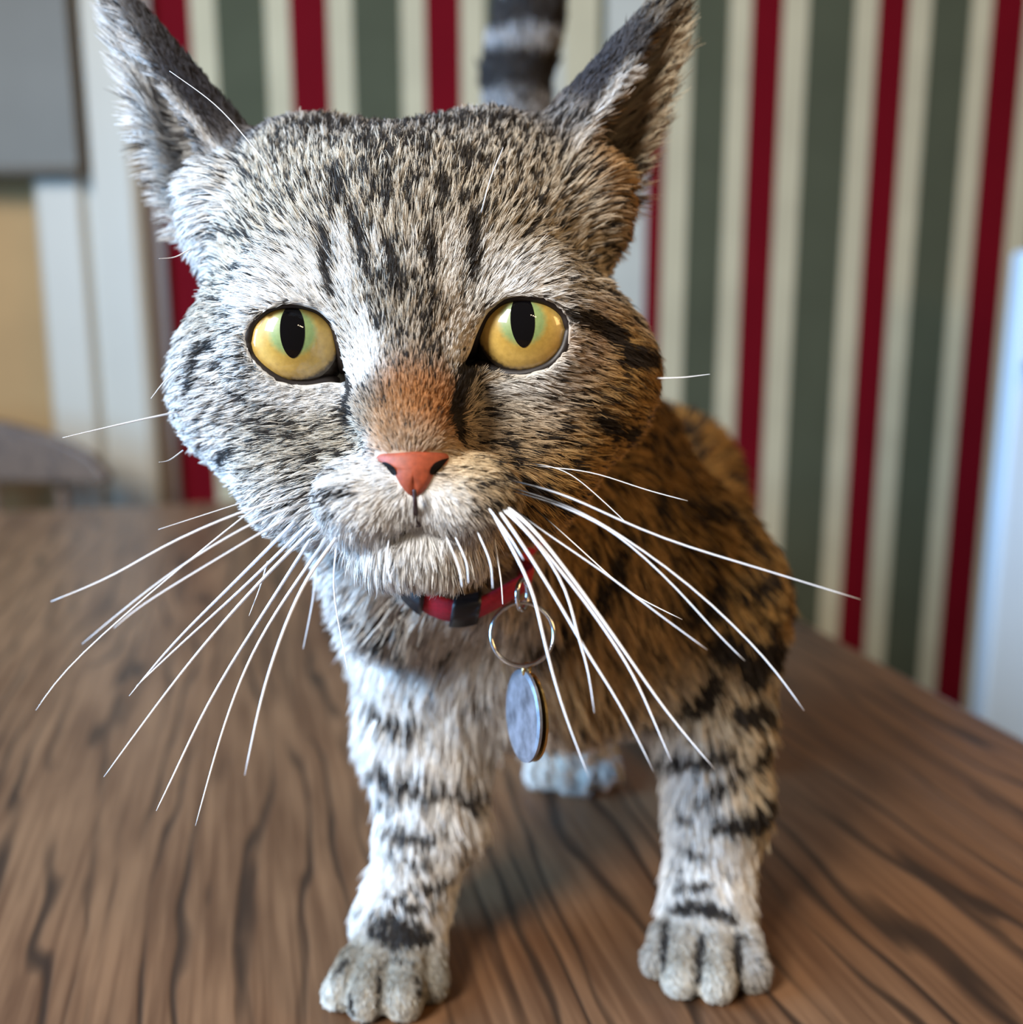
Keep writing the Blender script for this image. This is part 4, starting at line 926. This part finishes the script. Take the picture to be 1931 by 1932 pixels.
# ---- whiskers
whisk_m, nt_, b_w = new_mat('whisker')
at_ = nt_.nodes.new('ShaderNodeAttribute'); at_.attribute_name = 'tone'; nt_.links.new(at_.outputs['Color'], b_w.inputs['Base Color']); b_w.inputs['Roughness'].default_value = 0.35
WHISK = [
    ([(585, 905), (530, 925), (470, 944), (374, 975), (299, 999)], .45), ([(600, 934), (535, 945), (470, 960), (321, 1023), (214, 1087), (96, 1135)], 1), ([(612, 945), (560, 955), (500, 975), (385, 1039), (278, 1114), (155, 1215)], .8), ([(590, 915), (540, 925), (480, 958), (374, 1044), (246, 1151), (123, 1263), (68, 1340)], .9),
    ([(620, 950), (540, 978), (428, 1044), (278, 1135), (215, 1185)], .8), ([(562, 978), (454, 1087), (331, 1210), (244, 1313)], 1), ([(585, 985), (470, 1098), (342, 1215), (257, 1295)], .9), ([(608, 980), (481, 1108), (347, 1263), (196, 1466)], 1.1),
    ([(592, 1008), (508, 1140), (401, 1311), (331, 1456), (295, 1530)], 1), ([(624, 1005), (497, 1194), (428, 1354), (369, 1558)], 1), ([(643, 1004), (567, 1114), (502, 1285), (462, 1463)], .9), ([(638, 1006), (630, 1114), (657, 1269)], .55),
    ([(600, 1050), (590, 1135), (572, 1225)], .4), ([(505, 1060), (490, 1110), (470, 1162)], .4), ([(340, 776), (230, 800), (118, 826)], .55),
    ([(928, 965), (1000, 1100), (1025, 1200), (1060, 1330), (1112, 1468)], .9), ([(940, 962), (979, 1016), (1053, 1134), (1109, 1233), (1171, 1329), (1234, 1456)], 1), ([(945, 958), (1000, 1008), (1066, 1103), (1090, 1199), (1109, 1258), (1122, 1345)], .8),
    ([(948, 956), (994, 1000), (1090, 1115), (1162, 1218), (1202, 1286), (1233, 1357), (1268, 1438)], .9), ([(952, 954), (1010, 1000), (1109, 1130), (1184, 1236), (1264, 1351), (1350, 1452)], 1.1), ([(960, 952), (1022, 1000), (1146, 1084), (1230, 1149), (1335, 1226)], .75),
    ([(1000, 952), (1056, 1000), (1134, 1071), (1193, 1121), (1288, 1169)], .75), ([(960, 925), (1044, 948), (1110, 978), (1171, 1012), (1271, 1102), (1348, 1190), (1406, 1247)], .8), ([(958, 918), (1046, 944), (1112, 974), (1174, 1012), (1296, 1096), (1411, 1205), (1470, 1273), (1518, 1341)], .9),
    ([(955, 905), (1000, 914), (1066, 934), (1128, 961), (1246, 1016), (1380, 1056), (1500, 1093), (1624, 1131)], .85), ([(972, 876), (1040, 882), (1122, 892), (1215, 923), (1298, 945)], .4), ([(975, 872), (1030, 878), (1080, 896), (1137, 944), (1183, 987)], .35), ([(922, 958), (960, 1010), (988, 1056)], .6),
    ([(930, 1000), (945, 1089), (949, 1140)], .5), ([(838, 1002), (865, 1067), (872, 1108)], .45), ([(858, 1010), (880, 1060), (884, 1100)], .4), ([(1235, 714), (1290, 712), (1340, 706)], .35), ([(900, 1000), (925, 1060), (930, 1110)], .4),
    ([(522, 332), (480, 280), (410, 200), (320, 134)], .25), ([(908, 405), (925, 340), (950, 278)], .35), ([(735, 1012), (730, 1060), (738, 1100)], .35), ([(342, 690), (310, 720), (285, 752)], .3), ([(345, 850), (320, 868), (300, 872)], .3),
    ([(360, 470), (330, 485), (300, 488)], .3)]
for path, th in WHISK:
    h = hit(*path[0])
    z0 = float((h[0] - CAM) @ AX_F) if h is not None else 0.222
    brow = path[0][1] < 420
    n = 20; cl = catmull(path, n); pts = []
    for i, (x, y) in enumerate(cl):
        t = i / (n - 1); z = z0 + (0.0005 if i == 0 else -0.0035 - 0.010 * t if not brow else -0.006)
        h2 = hit(x, y)
        if h2 is not None and i > 0: z = min(z, float((h2[0] - CAM) @ AX_F) - 0.004) if abs(z - float((h2[0] - CAM) @ AX_F)) < 0.05 else z
        pts.append(P(x, y, z))
    pts = smooth_mesh_line = np.array(pts)
    for _ in range(4): pts[1:-1] = 0.25 * pts[:-2] + 0.5 * pts[1:-1] + 0.25 * pts[2:]
    r = 0.00036 * th * np.linspace(1, 0.0, n) ** 0.6 + 0.00005
    darkb = 860 < path[0][1] < 953
    r = r * (np.linspace(0.45, 1, n) if darkb else 1)
    v, f = tube_vf(pts, r, 6); wo = mesh_obj('whisker', v, f, whisk_m, cat)
    tn = np.ones((n, 6, 4), np.float32)
    for i in range(n):
        q_ = np.clip((i / (n - 1) - 0.16) / 0.14, 0, 1) if darkb else 1.0
        tn[i, :, :3] = np.array((0.02, 0.016, 0.014)) * (1 - q_) + np.array((0.85, 0.87, 0.92)) * q_
    ta = wo.data.attributes.new('tone', 'FLOAT_COLOR', 'POINT'); ta.data.foreach_set('color', tn.ravel())

# ================================================================== collar
collar = empty('cat_collar', tuple(P(860, 1150, 0.245)), 'red cat collar with black clasp, metal ring and oval tag', 'collar')
col_red = plain('red_collar_fabric', (0.42, 0.008, 0.025), 0.7, noise=0.25, scale=1500)
front = [P(x, y, z) for x, y, z in COLLAR_PX]
back = [np.array([0.052, 0.300, 0.172]), np.array([0.038, 0.336, 0.190]), np.array([0.006, 0.340, 0.196]), np.array([-0.030, 0.318, 0.190]), np.array([-0.048, 0.284, 0.170])]
loop = catmull(front + back + [front[0]], 90)[:-1]
for i in range(90 - 1):
    if i > 7 / 13 * 89 - 4 or i < 3:
        r_ = BVH.find_nearest(Vector(loop[i])); loop[i] = np.array(r_[0]) + np.array(r_[1]) * 0.0008
for _ in range(3): loop = 0.25 * np.roll(loop, 1, 0) + 0.5 * loop + 0.25 * np.roll(loop, -1, 0)
cenl = loop.mean(0); tang = np.roll(loop, -1, 0) - np.roll(loop, 1, 0); tang /= np.linalg.norm(tang, axis=1)[:, None]
outw = loop - cenl; nrm_l = np.linalg.svd(loop - cenl)[2][2]; nrm_l = nrm_l if nrm_l[2] > 0 else -nrm_l
outw = outw - nrm_l * (outw @ nrm_l)[:, None]; outw /= np.linalg.norm(outw, axis=1)[:, None]
def band_vf(ids, half_w, th, closed):
    V = []; F = []; n = len(ids)
    for i in ids:
        o_ = outw[i]
        for (a, b) in ((-half_w, 0), (-half_w * .9, th), (half_w * .9, th), (half_w, 0), (half_w * .9, -th), (-half_w * .9, -th)): V.append(loop[i] + nrm_l * a + o_ * b)
    m = n if closed else n - 1
    for i in range(m):
        j = (i + 1) % n
        for s in range(6): t = (s + 1) % 6; F.append((i * 6 + s, i * 6 + t, j * 6 + t, j * 6 + s))
    if not closed: F += [tuple(range(5, -1, -1)), tuple((n - 1) * 6 + s for s in range(6))]
    return V, F
v, f = band_vf(range(len(loop)), 0.0036, 0.0009, True); mesh_obj('band', v, f, col_red, collar)
# black plastic clasp over the band
blk_p = plain('black_plastic', (0.012, 0.012, 0.015), 0.35)
dist = [np.linalg.norm(loop - P(x, y, 0.245), axis=1).argmin() for x, y in ((752, 1085), (806, 1135), (858, 1152), (905, 1146))]
ids = list(range(dist[0], dist[1] + 1)); v, f = band_vf(ids, 0.0040, 0.0022, False); o = mesh_obj('clasp', v, f, blk_p, collar)
ids = list(range(dist[2], dist[3] + 1)); v, f = band_vf(ids, 0.0042, 0.0022, False); o = mesh_obj('clasp', v, f, blk_p, collar)
metal = plain('bright_nickel', (0.72, 0.72, 0.74), 0.16, metal=1.0)
gold = plain('brass_edge', (0.72, 0.50, 0.20), 0.25, metal=1.0)
tagm = plain('worn_steel_tag', (0.34, 0.36, 0.42), 0.32, metal=0.75, noise=0.45, scale=260)
def circ(c, ax1, ax2, r, n=48): return [c + r * (math.cos(2 * math.pi * i / n) * ax1 + math.sin(2 * math.pi * i / n) * ax2) for i in range(n)]
# loop sewn to the band, then the split ring
c0 = P(986, 1122, 0.2385)
v, f = tube_vf(circ(c0, AX_U * 1.0, AX_F * 0.8 + AX_R * 0.35, 0.0036, 28), 0.0006, 8, closed=True); mesh_obj('attachment_loop', v, f, metal, collar)
cr = P(986, 1196, 0.2365)
rx = AX_R; ry = (AX_U + AX_F * 0.18); ry = ry / np.linalg.norm(ry)
v, f = tube_vf(circ(cr, rx, ry, 0.0074, 64), 0.00050, 8, closed=True); mesh_obj('split_ring', v, f, metal, collar)
v, f = tube_vf([q - AX_F * 0.0009 for q in circ(cr, rx, ry, 0.00735, 64)], 0.00045, 8, closed=True); mesh_obj('split_ring', v, f, metal, collar)
# oval tag, turned almost edge-on
tc_ = P(988, 1350, 0.2365)
n_t = -AX_F * 0.36 - AX_R * 0.93; n_t /= np.linalg.norm(n_t)
up_t = AX_U * 0.985 - AX_R * 0.10; up_t = up_t - n_t * (up_t @ n_t); up_t /= np.linalg.norm(up_t); sd = np.cross(up_t, n_t)
def disc(name, c, r, th, mat, rim):
    V = []; F = []; n = 56
    prof = [(0.0, th), (r * 0.9, th), (r, th * 0.55), (r, -th * 0.55), (r * 0.9, -th), (0.0, -th)]
    V.append(c + n_t * th)
    rings = []
    for (q, hgt) in prof[1:5]:
        rings.append(len(V))
        for i in range(n):
            a = 2 * math.pi * i / n; V.append(c + (sd * math.cos(a) + up_t * math.sin(a)) * q + n_t * hgt)
    V.append(c - n_t * th); last = len(V) - 1
    for i in range(n): F.append((0, rings[0] + i, rings[0] + (i + 1) % n))
    for a, b in zip(rings[:-1], rings[1:]):
        for i in range(n): F.append((a + i, b + i, b + (i + 1) % n, a + (i + 1) % n))
    for i in range(n): F.append((last, rings[-1] + (i + 1) % n, rings[-1] + i))
    o = mesh_obj(name, V, F, mat, collar, smooth=False); o.data.materials.append(rim)
    for k, p_ in enumerate(o.data.polygons):
        if n <= k < 4 * n: p_.material_index = 1
    return o
disc('tag', tc_, 0.0108, 0.0006, tagm, tagm)
disc('tag', tc_ - n_t * 0.0017 - up_t * 0.0003, 0.0104, 0.0005, gold, gold)
bt = P(994, 1264, 0.2360)
v, f = tube_vf(circ(bt, AX_R * 0.5 + AX_F * 0.8, AX_U, 0.0014, 20), 0.0005, 8, closed=True); mesh_obj('tag_eyelet', v, f, gold, collar)
